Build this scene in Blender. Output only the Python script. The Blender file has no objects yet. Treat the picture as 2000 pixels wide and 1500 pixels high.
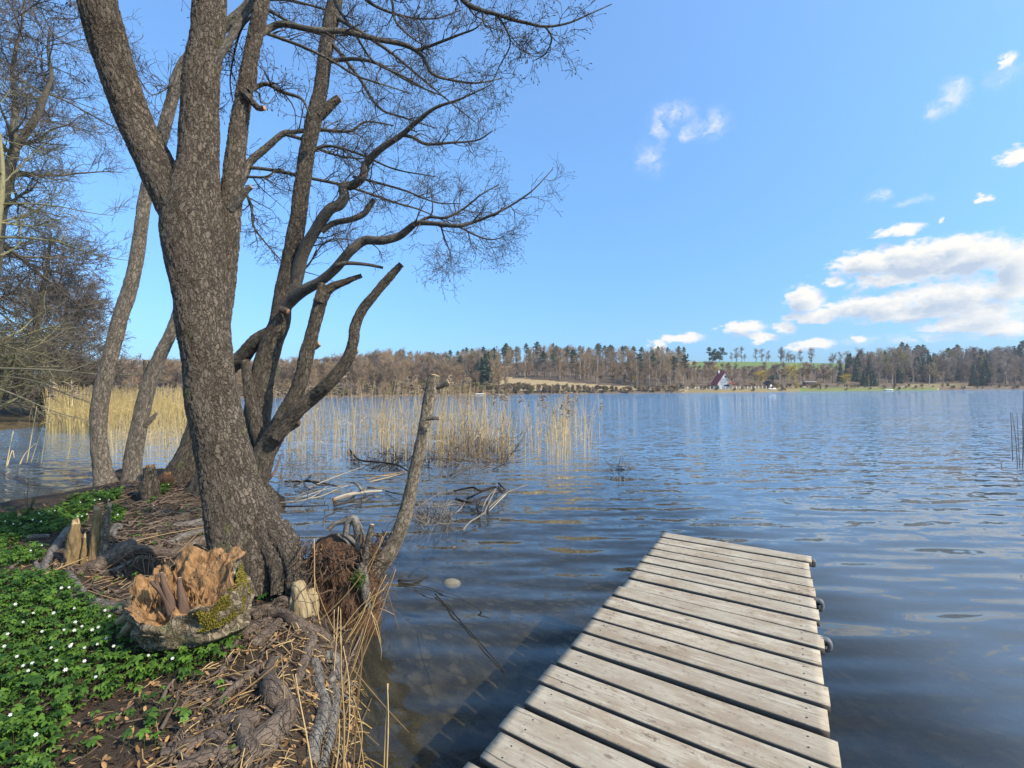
import bpy, math, random
import numpy as np
from mathutils import Vector, Matrix

random.seed(7)
rng = np.random.default_rng(7)
SC = bpy.context.scene
COL = SC.collection

# ------------------------------------------------------------------ camera
F = 950.0                       # focal length in pixels of the 2000 px wide photo
CAM = np.array([0.0, 0.0, 1.75])
_p = math.atan(13 / 950.0); _r = math.radians(0.53)
FW = np.array([0, math.cos(_p), math.sin(_p)])
_r0 = np.array([1.0, 0, 0]); _u0 = np.array([0, -math.sin(_p), math.cos(_p)])
RT = math.cos(_r) * _r0 - math.sin(_r) * _u0
UP = math.sin(_r) * _r0 + math.cos(_r) * _u0
cd = bpy.data.cameras.new("camera"); cam = bpy.data.objects.new("camera", cd); COL.objects.link(cam)
cd.sensor_width = 36; cd.sensor_fit = 'HORIZONTAL'; cd.lens = F / 2000 * 36
cd.clip_start = 0.05; cd.clip_end = 5000
M = Matrix.Identity(4)
for i in range(3):
    M[i][0] = RT[i]; M[i][1] = UP[i]; M[i][2] = -FW[i]; M[i][3] = CAM[i]
cam.matrix_world = M
SC.camera = cam

def ray(u, v):
    return FW * F + RT * (u - 1000.0) + UP * (750.0 - v)
def P(u, v, Y):                 # point seen at pixel (u, v) at distance Y along +Y
    d = ray(u, v); return CAM + d * (Y / d[1])
def G(u, v, z=0.0):             # point seen at pixel (u, v) on the level z
    d = ray(u, v); return CAM + d * ((z - CAM[2]) / d[2])
def azel(u, v):
    d = ray(u, v); d = d / np.linalg.norm(d)
    return math.atan2(d[0], d[1]), math.asin(d[2])
def proj(p):
    q = np.asarray(p) - CAM
    w = q @ FW
    return 1000 + F * (q @ RT) / w, 750 - F * (q @ UP) / w

# ------------------------------------------------------------------ light
SUN_AZ, SUN_EL = math.radians(118), math.radians(40)      # clockwise from +Y
S = Vector((math.sin(SUN_AZ) * math.cos(SUN_EL), math.cos(SUN_AZ) * math.cos(SUN_EL), math.sin(SUN_EL)))
sd = bpy.data.lights.new("sun", 'SUN'); sun = bpy.data.objects.new("sun", sd); COL.objects.link(sun)
sd.energy = 3.0; sd.angle = math.radians(0.6); sd.color = (1.0, 0.90, 0.75)
sun.rotation_euler = (-S).to_track_quat('-Z', 'Y').to_euler(); sun.location = (20, -10, 30)
SC.view_settings.view_transform = 'Standard'; SC.view_settings.look = 'None'
SC.view_settings.exposure = 1.15; SC.view_settings.gamma = 1.0
SKY_STRENGTH = 0.15

def nd(nt, typ, ins=None, **props):
    n = nt.nodes.new(typ)
    for k, v in props.items(): setattr(n, k, v)
    for k, v in (ins or {}).items():
        s = n.inputs[k]
        if isinstance(v, bpy.types.NodeSocket): nt.links.new(v, s)
        else: s.default_value = v
    return n

CLOUDS = [  # pixel centre, radii, weight
 (1860,520,170,34,.7),(1830,590,190,30,.7),(1930,612,100,34,.75),(1790,505,175,30,1.0),(1700,512,85,20,1.0),(1905,500,120,30,1.0),(1870,478,48,16,1.0),(1985,515,60,42,1.0),
 (1735,546,85,15,.95),(1628,552,26,10,.85),(1690,540,50,8,.7),
 (1572,588,40,26,1.0),(1590,618,60,12,1.0),(1700,600,120,22,1.0),(1850,580,140,28,1.0),(1960,566,60,24,1.0),(1800,608,190,16,1.0),
 (1885,632,100,17,.95),(1965,640,60,17,.95),
 (1335,661,46,9,.9),(1452,640,46,12,.95),(1532,642,26,9,.9),(1490,660,32,9,.9),(1588,673,48,10,.95),(1680,662,16,7,.8),(1285,679,17,13,1.0),(1800,660,200,8,.55),
 (1757,450,55,10,.85),(1835,430,12,6,.7),(1925,388,20,7,.8),(1790,393,32,6,.55),(1715,385,28,8,.6),
 (1312,222,42,20,.5),(1290,252,25,22,.42),(1388,243,38,24,.5),(1340,262,20,12,.5),(1270,310,28,32,.36),
 (1862,185,30,24,.62),(1835,212,34,16,.55),(1970,115,20,14,.75),(1960,150,36,20,.4),(1990,303,48,15,.85),
 (2350,160,280,230,.62),(2250,-250,330,200,.6),(2700,-100,350,350,.64),(1750,-420,420,150,.5),(2200,480,190,90,1.0),(2350,330,230,80,.9),(2120,360,70,26,.8),(2500,600,300,120,1.0)]  # this row: unseen clouds outside the frame, added for pale water reflections

def build_world():
    w = bpy.data.worlds.new("World"); SC.world = w; w.use_nodes = True
    nt = w.node_tree; nt.nodes.clear(); L = nt.links
    tc = nd(nt, 'ShaderNodeTexCoord')
    sky = nd(nt, 'ShaderNodeTexSky', sky_type='NISHITA')
    sky.sun_disc = False; sky.sun_elevation = SUN_EL; sky.sun_rotation = SUN_AZ
    sky.altitude = 100; sky.air_density = 1.0; sky.dust_density = 1.2; sky.ozone_density = 1.6
    sep = nd(nt, 'ShaderNodeSeparateXYZ', {0: tc.outputs['Generated']})
    az = nd(nt, 'ShaderNodeMath', {0: sep.outputs[0], 1: sep.outputs[1]}, operation='ARCTAN2')
    el = nd(nt, 'ShaderNodeMath', {0: sep.outputs[2]}, operation='ARCSINE')
    ae = nd(nt, 'ShaderNodeCombineXYZ', {0: az.outputs[0], 1: el.outputs[0]})
    scl = nd(nt, 'ShaderNodeVectorMath', {0: ae.outputs[0], 1: (1.0, 1.7, 1.0)}, operation='MULTIPLY')
    # blob field as a node group, sampled twice
    g = bpy.data.node_groups.new("cloud_field", 'ShaderNodeTree')
    g.interface.new_socket('p', in_out='INPUT', socket_type='NodeSocketVector')
    g.interface.new_socket('f', in_out='OUTPUT', socket_type='NodeSocketFloat')
    gi = g.nodes.new('NodeGroupInput'); go = g.nodes.new('NodeGroupOutput')
    acc = None; accw = None
    g.interface.new_socket('w', in_out='OUTPUT', socket_type='NodeSocketFloat')
    for (u, v, ru, rv, wt) in CLOUDS:
        a0, e0 = azel(u, v); a1, _ = azel(u + ru, v); _, e1 = azel(u, v - rv)
        ra, re = 1.5 * abs(a1 - a0), 1.75 * abs(e1 - e0)
        m = nd(g, 'ShaderNodeVectorMath', {0: gi.outputs[0], 1: (1 / ra, 1 / re, 0), 2: (-a0 / ra, -e0 / re, 0)}, operation='MULTIPLY_ADD')
        ln = nd(g, 'ShaderNodeVectorMath', {0: m.outputs[0]}, operation='LENGTH')
        f = nd(g, 'ShaderNodeMath', {0: ln.outputs['Value'], 1: -wt, 2: wt}, operation='MULTIPLY_ADD')
        if wt < .66:
            accw = f if accw is None else nd(g, 'ShaderNodeMath', {0: accw.outputs[0], 1: f.outputs[0], 2: 0.12}, operation='SMOOTH_MAX'); continue
        acc = f if acc is None else nd(g, 'ShaderNodeMath', {0: acc.outputs[0], 1: f.outputs[0], 2: 0.12}, operation='SMOOTH_MAX')
    g.links.new(acc.outputs[0], go.inputs[0]); g.links.new(accw.outputs[0], go.inputs[1])
    nz = nd(nt, 'ShaderNodeTexNoise', {'Vector': scl.outputs[0], 'Scale': 38.0, 'Detail': 9.0, 'Roughness': 0.64})
    nz2 = nd(nt, 'ShaderNodeTexNoise', {'Vector': scl.outputs[0], 'Scale': 9.0, 'Detail': 3.0, 'Roughness': 0.5})
    wob = nd(nt, 'ShaderNodeVectorMath', {0: nz.outputs['Color'], 1: (0.044, 0.024, 0.0), 2: ae.outputs[0]}, operation='MULTIPLY_ADD')
    wob2 = nd(nt, 'ShaderNodeVectorMath', {0: wob.outputs[0], 1: (-0.022, -0.012, 0)}, operation='ADD')
    up = nd(nt, 'ShaderNodeVectorMath', {0: wob2.outputs[0], 1: (0.012, 0.016, 0)}, operation='ADD')
    G1 = nt.nodes.new('ShaderNodeGroup'); G1.node_tree = g; L.new(wob2.outputs[0], G1.inputs[0])
    G2 = nt.nodes.new('ShaderNodeGroup'); G2.node_tree = g; L.new(up.outputs[0], G2.inputs[0])
    nn = nd(nt, 'ShaderNodeMath', {0: nz.outputs['Fac'], 1: 1.25, 2: -0.625}, operation='MULTIPLY_ADD')
    den = nd(nt, 'ShaderNodeMath', {0: G1.outputs[0], 1: nn.outputs[0]}, operation='ADD')
    al = nd(nt, 'ShaderNodeMapRange', {'Value': den.outputs[0], 'From Min': 0.18, 'From Max': 0.58}, interpolation_type='SMOOTHSTEP')
    wn = nd(nt, 'ShaderNodeTexNoise', {'Vector': wob.outputs[0], 'Scale': 30.0, 'Detail': 9.0, 'Roughness': 0.68, 'Distortion': 0.6})
    wf = nd(nt, 'ShaderNodeMapRange', {'Value': G1.outputs[1], 'From Min': 0.0, 'From Max': 0.45}, interpolation_type='SMOOTHSTEP')
    wm = nd(nt, 'ShaderNodeMapRange', {'Value': wn.outputs['Fac'], 'From Min': 0.36, 'From Max': 0.68, 'To Max': 0.72}, interpolation_type='SMOOTHSTEP')
    wa = nd(nt, 'ShaderNodeMath', {0: wf.outputs[0], 1: wm.outputs[0]}, operation='MULTIPLY')
    al = nd(nt, 'ShaderNodeMath', {0: al.outputs[0], 1: wa.outputs[0]}, operation='MAXIMUM')
    sh = nd(nt, 'ShaderNodeMath', {0: G2.outputs[0], 1: nn.outputs[0]}, operation='ADD')
    shd = nd(nt, 'ShaderNodeMapRange', {'Value': sh.outputs[0], 'From Min': 0.32, 'From Max': 0.92})
    cc = nd(nt, 'ShaderNodeMixRGB', {0: shd.outputs[0], 1: (1.0, 0.985, 0.94, 1), 2: (0.52, 0.63, 0.78, 1)})
    tint = nd(nt, 'ShaderNodeMixRGB', {0: 1.0, 1: sky.outputs[0], 2: (1.12, 1.22, 1.06, 1)}, blend_type='MULTIPLY')
    eg = nd(nt, 'ShaderNodeMath', {0: sep.outputs[2], 1: 1.0}, operation='MULTIPLY')
    rp = nt.nodes.new('ShaderNodeValToRGB'); L.new(eg.outputs[0], rp.inputs[0]); e_ = rp.color_ramp.elements
    while len(e_) < 5: e_.new(.5)
    for x_, (p_, c_) in zip(e_, [(0.0, (.205, .305, .57)), (.17, (.31, .435, .69)), (.42, (.49, .63, .86)), (.62, (.62, .75, 1.0)), (1.0, (.62, .75, 1.0))]): x_.position = p_; x_.color = (*c_, 1)
    tint = nd(nt, 'ShaderNodeMixRGB', {0: 1.0, 1: tint.outputs[0], 2: rp.outputs[0]}, blend_type='MULTIPLY')
    b1 = nd(nt, 'ShaderNodeBackground', {'Color': tint.outputs[0], 'Strength': SKY_STRENGTH})
    b2 = nd(nt, 'ShaderNodeBackground', {'Color': cc.outputs[0], 'Strength': 0.46})
    mx = nd(nt, 'ShaderNodeMixShader', {0: al.outputs[0], 1: b1.outputs[0], 2: b2.outputs[0]})
    out = nd(nt, 'ShaderNodeOutputWorld', {0: mx.outputs[0]})
    w.cycles.sampling_method = 'MANUAL'; w.cycles.sample_map_resolution = 512
build_world()

# ------------------------------------------------------------------ noise
def _hash(i, j, k, s):
    h = (i * 374761393 + j * 668265263 + k * 2147483647 + s * 974634721) & 0xFFFFFFFF
    h = ((h ^ (h >> 13)) * 1274126177) & 0xFFFFFFFF
    return ((h ^ (h >> 16)) & 0xFFFF) / 65535.0
def vnoise(p, s=0):             # value noise in [-1, 1]; p (..., 3)
    p = np.asarray(p, float); i = np.floor(p).astype(np.int64); f = p - i; f = f * f * (3 - 2 * f)
    r = 0
    for a in (0, 1):
        for b in (0, 1):
            for c in (0, 1):
                wgt = (f[..., 0] if a else 1 - f[..., 0]) * (f[..., 1] if b else 1 - f[..., 1]) * (f[..., 2] if c else 1 - f[..., 2])
                r = r + wgt * _hash(i[..., 0] + a, i[..., 1] + b, i[..., 2] + c, s)
    return r * 2 - 1
def fbm(p, s=0, o=4):
    p = np.asarray(p, float); r = 0; a = 0.5
    for k in range(o):
        r = r + a * vnoise(p, s + k); p = p * 2.03; a *= 0.5
    return r
def n2(x, y, sc, s=0, o=3):
    x = np.asarray(x, float); y = np.asarray(y, float)
    return fbm(np.stack([x * sc, y * sc, np.zeros_like(x) + 0.37], -1), s, o)
def sstep(a, b, x):
    t = np.clip((np.asarray(x, float) - a) / (b - a), 0, 1); return t * t * (3 - 2 * t)

# ------------------------------------------------------------------ mesh builder
def norm(v): return v / np.maximum(np.linalg.norm(v, axis=-1, keepdims=True), 1e-9)
def cr(ctrl, n):                # resample a Catmull-Rom curve through the rows of ctrl
    c = np.asarray(ctrl, float)
    if len(c) == 2: return c[0] + (c[1] - c[0]) * np.linspace(0, 1, n)[:, None]
    e = np.vstack([2 * c[0] - c[1], c, 2 * c[-1] - c[-2]])
    ln = np.concatenate([[0], np.cumsum(np.linalg.norm(np.diff(c[:, :3], axis=0), axis=1))])
    s = np.linspace(0, ln[-1], n); k = np.clip(np.searchsorted(ln, s, 'right') - 1, 0, len(c) - 2)
    t = ((s - ln[k]) / np.maximum(ln[k + 1] - ln[k], 1e-9))[:, None]
    a, b, d, f = e[k], e[k + 1], e[k + 2], e[k + 3]
    return 0.5 * (2 * b + (d - a) * t + (2 * a - 5 * b + 4 * d - f) * t * t + (3 * b - a - 3 * d + f) * t ** 3)

class MB:
    def __init__(s): s.v = []; s.q = []; s.t = []; s.qm = []; s.tm = []; s.bk = []; s.rn = []; s.n = 0
    def verts(s, v, bk=None, rn=None):
        v = np.asarray(v, float).reshape(-1, 3); o = s.n; s.n += len(v); s.v.append(v)
        s.bk.append(v if bk is None else np.asarray(bk, float).reshape(-1, 3))
        if rn is None: rn = random.random()
        s.rn.append(np.broadcast_to(np.asarray(rn, float), (len(v),)) if np.ndim(rn) == 0 else np.asarray(rn, float).ravel())
        return o
    def quads(s, f, m=0): f = np.asarray(f, np.int64).reshape(-1, 4); s.q.append(f); s.qm.append(np.full(len(f), m))
    def tris(s, f, m=0): f = np.asarray(f, np.int64).reshape(-1, 3); s.t.append(f); s.tm.append(np.full(len(f), m))
    def grid(s, pts, wrap=False, m=0, bk=None, rn=None):      # pts (a, b, 3)
        a, b = pts.shape[:2]; o = s.verts(pts, bk, rn)
        I = np.arange(a - 1)[:, None]; J = np.arange(b if wrap else b - 1)[None, :]
        J2 = (J + 1) % b
        s.quads(np.stack(np.broadcast_arrays(o + I * b + J, o + I * b + J2, o + (I + 1) * b + J2, o + (I + 1) * b + J), -1), m)
        return o
    def tube(s, pts, rad, sides=8, cap0=False, cap1=False, m=0, capm=None, fn=None, rn=None):
        pts = np.asarray(pts, float); rad = np.asarray(rad, float); n = len(pts)
        t = norm(np.gradient(pts, axis=0))
        nv = np.cross(t[0], [0.31, 0.87, 0.22] if abs(t[0][1]) < .8 else [1, 0, 0.1]); nv /= np.linalg.norm(nv)
        fr = np.zeros((n, 2, 3))
        for i in range(n):
            nv = nv - t[i] * (nv @ t[i]); nv /= np.linalg.norm(nv); fr[i, 0] = nv; fr[i, 1] = np.cross(t[i], nv)
        th = np.linspace(0, 2 * np.pi, sides, endpoint=False); c, sn = np.cos(th), np.sin(th)
        ln = np.concatenate([[0], np.cumsum(np.linalg.norm(np.diff(pts, axis=0), axis=1))])
        dirs = fr[:, None, 0] * c[None, :, None] + fr[:, None, 1] * sn[None, :, None]
        bk = np.stack(np.broadcast_arrays(c[None] * rad[:, None], sn[None] * rad[:, None], ln[:, None]), -1)
        R = np.broadcast_to(rad[:, None], (n, sides))
        if fn is not None: R = R * (1 + fn(bk, dirs, pts))
        V = pts[:, None] + dirs * R[..., None]
        rn = random.random() if rn is None else rn
        o = s.grid(V, True, m, bk, rn)
        if cap0:
            k = s.verts([pts[0]], [bk[0].mean(0)], rn)
            s.tris([[o + (j + 1) % sides, o + j, k] for j in range(sides)], m if capm is None else capm)
        if cap1:
            e = o + (n - 1) * sides; k = s.verts([pts[-1] + t[-1] * rad[-1] * .12], [bk[-1].mean(0)], rn)
            s.tris([[e + j, e + (j + 1) % sides, k] for j in range(sides)], m if capm is None else capm)
        return V
    def tubes(s, P_, R_, S_=3, m=0, rn=None):      # batch: P_ (M,K,3), R_ (M,K)
        M_, K = P_.shape[:2]
        if M_ == 0: return
        t = norm(np.gradient(P_, axis=1))
        ref = np.where(np.abs(t[..., 2:3]) > .9, np.array([1., 0, 0]), np.array([0, 0, 1.]))
        a = norm(np.cross(t, ref)); b = np.cross(t, a)
        th = np.linspace(0, 2 * np.pi, S_, endpoint=False)
        V = P_[:, :, None] + (a[:, :, None] * np.cos(th)[:, None] + b[:, :, None] * np.sin(th)[:, None]) * R_[:, :, None, None]
        r = rng.random(M_) if rn is None else rn
        o = s.verts(V, None, np.repeat(np.broadcast_to(r, (M_,)), K * S_))
        mi = np.arange(M_)[:, None, None] * K * S_; ki = np.arange(K - 1)[None, :, None] * S_; si = np.arange(S_)[None, None]; s2 = (si + 1) % S_
        q = np.stack(np.broadcast_arrays(o + mi + ki + si, o + mi + ki + s2, o + mi + ki + S_ + s2, o + mi + ki + S_ + si), -1)
        s.quads(q, m)
    def box(s, c, d, m=0, rot=0.0, rn=None):
        c = np.asarray(c, float); x, y, z = np.asarray(d, float) / 2
        v = np.array([[i * x, j * y, k * z] for k in (-1, 1) for j in (-1, 1) for i in (-1, 1)])
        ca, sa = math.cos(rot), math.sin(rot)
        w = v.copy(); w[:, 0] = v[:, 0] * ca - v[:, 1] * sa; w[:, 1] = v[:, 0] * sa + v[:, 1] * ca
        o = s.verts(w + c, None, rn)
        s.quads(o + np.array([[0, 2, 3, 1], [4, 5, 7, 6], [0, 1, 5, 4], [2, 6, 7, 3], [0, 4, 6, 2], [1, 3, 7, 5]]), m)
    def merge(s, o, mats=None, pos=None, scale=None, rotz=None):
        pass
    def mesh(s, name, mats, smooth=True):
        me = bpy.data.meshes.new(name)
        v = np.concatenate(s.v); q = np.concatenate(s.q) if s.q else np.zeros((0, 4), int); t = np.concatenate(s.t) if s.t else np.zeros((0, 3), int)
        me.vertices.add(len(v)); me.vertices.foreach_set('co', v.astype(np.float32).ravel())
        loops = np.concatenate([q.ravel(), t.ravel()]).astype(np.int32)
        me.loops.add(len(loops)); me.loops.foreach_set('vertex_index', loops)
        tot = np.concatenate([np.full(len(q), 4), np.full(len(t), 3)]).astype(np.int32)
        st = np.concatenate([[0], np.cumsum(tot)[:-1]]).astype(np.int32)
        me.polygons.add(len(tot)); me.polygons.foreach_set('loop_start', st); me.polygons.foreach_set('loop_total', tot)
        mi = np.concatenate([np.concatenate(s.qm) if s.qm else np.zeros(0, int), np.concatenate(s.tm) if s.tm else np.zeros(0, int)]).astype(np.int32)
        me.polygons.foreach_set('material_index', mi)
        me.polygons.foreach_set('use_smooth', np.full(len(tot), smooth))
        for m_ in (mats if isinstance(mats, (list, tuple)) else [mats]): me.materials.append(m_)
        a = me.attributes.new('bk', 'FLOAT_VECTOR', 'POINT'); a.data.foreach_set('vector', np.concatenate(s.bk).astype(np.float32).ravel())
        a = me.attributes.new('rnd', 'FLOAT', 'POINT'); a.data.foreach_set('value', np.concatenate(s.rn).astype(np.float32))
        me.update(calc_edges=True)
        return me
    def obj(s, name, mats, parent=None, smooth=True):
        o = bpy.data.objects.new(name, s.mesh(name, mats, smooth)); COL.objects.link(o)
        if parent is not None: o.parent = parent; o.matrix_parent_inverse = parent.matrix_world.inverted()
        return o

def tag(o, label=None, cat=None, group=None, kind=None):
    if label: o['label'] = label
    if cat: o['category'] = cat
    if group: o['group'] = group
    if kind: o['kind'] = kind
    return o
def thing(name, label, cat, loc, group=None):
    o = bpy.data.objects.new(name, None); o.empty_display_size = 0.1; COL.objects.link(o)
    o.location = Vector([float(x) for x in loc]); o.matrix_world = Matrix.Translation(o.location)
    return tag(o, label, cat, group)
def copy_tree(o, loc, rotz=0.0, sc=1.0, label=None, group=None):
    c = o.copy(); COL.objects.link(c)
    c.location = Vector([float(x) for x in loc]); c.rotation_euler = (0, 0, rotz); c.scale = (sc, sc, sc) if np.ndim(sc) == 0 else tuple(float(x) for x in sc)
    if label: c['label'] = label
    if group: c['group'] = group
    for ch in o.children:
        d = ch.copy(); COL.objects.link(d); d.parent = c; d.matrix_parent_inverse = Matrix.Identity(4)
    return c

# ------------------------------------------------------------------ growth of branches, batched
def spawn(par, rad, n, t0, t1, length, ang, K=5, up=0.0, wob=0.25, rr=0.55, rmin=0.0015, flat=0.0, taper=0.6, var=0.5, rmax=1.0):
    M_, Kp = par.shape[:2]; C = M_ * n
    t = rng.uniform(t0, t1, C) if M_ * n else np.zeros(0)
    pi = np.repeat(np.arange(M_), n)
    x = t * (Kp - 1); i = np.minimum(x.astype(int), Kp - 2); f = (x - i)[:, None]
    base = par[pi, i] * (1 - f) + par[pi, i + 1] * f
    r0 = (rad[pi, i] * (1 - f[:, 0]) + rad[pi, i + 1] * f[:, 0])
    tan = norm(par[pi, i + 1] - par[pi, i])
    rnd = rng.normal(size=(C, 3)); rnd[:, 2] *= (1 - flat)
    perp = norm(rnd - tan * (rnd * tan).sum(1, keepdims=True))
    a = np.radians(ang) * rng.uniform(.7, 1.3, C)[:, None]
    d = norm(tan * np.cos(a) + perp * np.sin(a))
    pl = np.linalg.norm(np.diff(par, axis=1), axis=2).sum(1)[pi]
    L = (length if length > 0 else -length * pl) * rng.uniform(1 - var, 1 + var, C) * (1 - taper * t)
    step = (L / (K - 1))[:, None]
    pts = np.zeros((C, K, 3)); pts[:, 0] = base
    for k in range(1, K):
        d = norm(d + rng.normal(size=(C, 3)) * wob + np.array([0, 0, up]))
        pts[:, k] = pts[:, k - 1] + d * step
    rs = np.minimum(np.maximum(r0 * rr, rmin * 1.3), rmax)
    R = rmin + (rs - rmin)[:, None] * (1 - np.linspace(0, 1, K)[None] ** 0.8)
    return pts, R

# ------------------------------------------------------------------ materials
def mk(name):
    m = bpy.data.materials.new(name); m.use_nodes = True; m.node_tree.nodes.clear(); return m, m.node_tree
def fin(m, nt, col, rough=0.8, bump=None, bs=0.3, bd=0.01, spec=0.3, disp=None, trans=None):
    b = nd(nt, 'ShaderNodeBsdfPrincipled', {'Base Color': col, 'Roughness': rough, 'Specular IOR Level': spec})
    if bump is not None:
        bn = nd(nt, 'ShaderNodeBump', {'Height': bump, 'Strength': bs, 'Distance': bd}); nt.links.new(bn.outputs[0], b.inputs['Normal'])
    sh = b.outputs[0]
    if trans is not None:
        tr = nd(nt, 'ShaderNodeBsdfTranslucent', {'Color': col}); sh = nd(nt, 'ShaderNodeMixShader', {0: trans, 1: b.outputs[0], 2: tr.outputs[0]}).outputs[0]
    o = nd(nt, 'ShaderNodeOutputMaterial', {0: sh})
    if disp is not None: nt.links.new(disp, o.inputs['Displacement'])
    return m
def ramp(nt, fac, stops):
    r = nt.nodes.new('ShaderNodeValToRGB'); nt.links.new(fac, r.inputs[0]); e = r.color_ramp.elements
    while len(e) < len(stops): e.new(0.5)
    for x, (p, c) in zip(e, stops): x.position = p; x.color = (c[0], c[1], c[2], 1)
    return r.outputs[0]
def attr(nt, n): return nd(nt, 'ShaderNodeAttribute', attribute_name=n)
def noise(nt, vec, scale, detail=4, rough=.55): return nd(nt, 'ShaderNodeTexNoise', {'Vector': vec, 'Scale': scale, 'Detail': detail, 'Roughness': rough})
def mulv(nt, vec, s): return nd(nt, 'ShaderNodeVectorMath', {0: vec, 1: s}, operation='MULTIPLY').outputs[0]
def mth(nt, op, a, b=0.0, c=0.0): return nd(nt, 'ShaderNodeMath', {0: a, 1: b, 2: c}, operation=op).outputs[0]
def mixc(nt, f, a, b, bt='MIX'): return nd(nt, 'ShaderNodeMixRGB', {0: f, 1: a, 2: b}, blend_type=bt).outputs[0]

def bark(name, dark, mid, light, scale=30., disp=0.0, moss=0.0, stretch=0.4):
    m, nt = mk(name); bk = attr(nt, 'bk').outputs['Vector']
    nz = noise(nt, bk, 9, 2); nzb = noise(nt, bk, 48, 3, .6)
    wv = nd(nt, 'ShaderNodeVectorMath', {0: nz.outputs['Color'], 1: (.06, .06, .10), 2: bk}, operation='MULTIPLY_ADD').outputs[0]
    wv = nd(nt, 'ShaderNodeVectorMath', {0: nzb.outputs['Color'], 1: (.034, .034, .06), 2: wv}, operation='MULTIPLY_ADD').outputs[0]
    v = mulv(nt, wv, (1, 1, stretch))
    vo = nd(nt, 'ShaderNodeTexVoronoi', {'Vector': v, 'Scale': scale, 'Randomness': 1.0}, feature='DISTANCE_TO_EDGE')
    vc = nd(nt, 'ShaderNodeTexVoronoi', {'Vector': v, 'Scale': scale, 'Randomness': 1.0}, feature='F1')
    fis = noise(nt, mulv(nt, wv, (1, 1, .22)), 55, 4, .6).outputs['Fac']          # long upright fissures
    fn = noise(nt, bk, 130, 4, .7)
    big = noise(nt, bk, 4.5, 4, .6)
    ed = mth(nt, 'ADD', vo.outputs['Distance'], mth(nt, 'MULTIPLY', mth(nt, 'SUBTRACT', fn.outputs['Fac'], .5), .12))
    edge = nd(nt, 'ShaderNodeMapRange', {'Value': ed, 'From Min': -.02, 'From Max': 0.13}, interpolation_type='SMOOTHSTEP').outputs[0]
    brk = nd(nt, 'ShaderNodeMapRange', {'Value': noise(nt, bk, 16, 3, .6).outputs['Fac'], 'From Min': .46, 'From Max': .64}).outputs[0]
    edge = mth(nt, 'MAXIMUM', edge, mth(nt, 'MULTIPLY', brk, .3))
    fs = nd(nt, 'ShaderNodeMapRange', {'Value': fis, 'From Min': .33, 'From Max': .5}, interpolation_type='SMOOTHSTEP').outputs[0]
    both = mth(nt, 'MULTIPLY', edge, mth(nt, 'ADD', mth(nt, 'MULTIPLY', fs, .85), .15))
    cellr = nd(nt, 'ShaderNodeSeparateColor', {0: vc.outputs['Color']}).outputs[0]
    tone = mth(nt, 'ADD', mth(nt, 'MULTIPLY', cellr, .25), mth(nt, 'MULTIPLY', fn.outputs['Fac'], .4))
    tone = mth(nt, 'ADD', tone, mth(nt, 'MULTIPLY', big.outputs['Fac'], .45))
    c = ramp(nt, tone, [(.36, mid), (.58, light), (.78, tuple(x * 1.2 for x in light))])
    c = mixc(nt, mth(nt, 'ADD', mth(nt, 'MULTIPLY', both, .72), .28), (*dark, 1), c)
    if moss > 0:
        mz = noise(nt, bk, 5, 4); mf = nd(nt, 'ShaderNodeMapRange', {'Value': mz.outputs['Fac'], 'From Min': 1 - moss, 'From Max': 1.15 - moss}).outputs[0]
        c = mixc(nt, mf, c, (.10, .105, .03, 1))
    h = mth(nt, 'ADD', mth(nt, 'MULTIPLY', both, .7), mth(nt, 'MULTIPLY', fn.outputs['Fac'], .35))
    h = mth(nt, 'ADD', h, mth(nt, 'MULTIPLY', cellr, .35))
    if disp > 0:
        d = nd(nt, 'ShaderNodeDisplacement', {'Height': h, 'Midlevel': .95, 'Scale': disp}).outputs[0]
        m.displacement_method = 'BOTH'
        return fin(m, nt, c, .85, disp=d, spec=.2)
    return fin(m, nt, c, .85, bump=h, bs=.9, bd=.012, spec=.2)

BARK = bark('alder_bark', (.020, .015, .011), (.056, .043, .030), (.132, .103, .074), 44., 0.014, moss=.37)
BARK2 = bark('alder_bark_back', (.010, .008, .006), (.048, .038, .028), (.115, .092, .067), 32., 0.016, moss=.38)
BARK3 = bark('alder_bark_left', (.03, .025, .019), (.095, .077, .056), (.19, .155, .115), 24., 0.012, moss=.36)
BARKL = bark('leaning_bark', (.026, .021, .015), (.115, .09, .062), (.23, .185, .13), 42., 0.008)
BARKS = bark('smooth_branch_bark', (.022, .018, .014), (.075, .062, .048), (.165, .14, .11), 60., 0.0, stretch=1.2)

def simple(name, c0, c1, scale=8., rough=.85, bs=.4, coord='bk', rndmix=.6, trans=None, stretch=(1, 1, 1), bd=.005, spec=.25):
    m, nt = mk(name)
    v = mulv(nt, attr(nt, 'bk').outputs['Vector'], stretch)
    nz = noise(nt, v, scale, 5, .6)
    rn = attr(nt, 'rnd').outputs['Fac']
    f = mth(nt, 'ADD', mth(nt, 'MULTIPLY', nz.outputs['Fac'], 1 - rndmix), mth(nt, 'MULTIPLY', rn, rndmix))
    c = ramp(nt, f, [(.2, c0), (.8, c1)])
    return fin(m, nt, c, rough, bump=nz.outputs['Fac'], bs=bs, bd=bd, trans=trans, spec=spec)
TWIG = simple('twig', (.035, .027, .022), (.095, .075, .06), 20)
TWIGL = simple('twig_far', (.065, .05, .04), (.165, .13, .10), 20)
TWIGO = simple('twig_olive', (.065, .055, .033), (.16, .135, .08), 20)
CUT = simple('cut_wood', (.20, .08, .04), (.38, .2, .1), 60, rndmix=.3)
CUTP = simple('cut_wood_pale', (.26, .17, .085), (.46, .33, .19), 60, rndmix=.3)
CUTO = simple('cut_wood_orange', (.5, .17, .03), (.66, .27, .06), 60, rndmix=.3)
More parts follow.
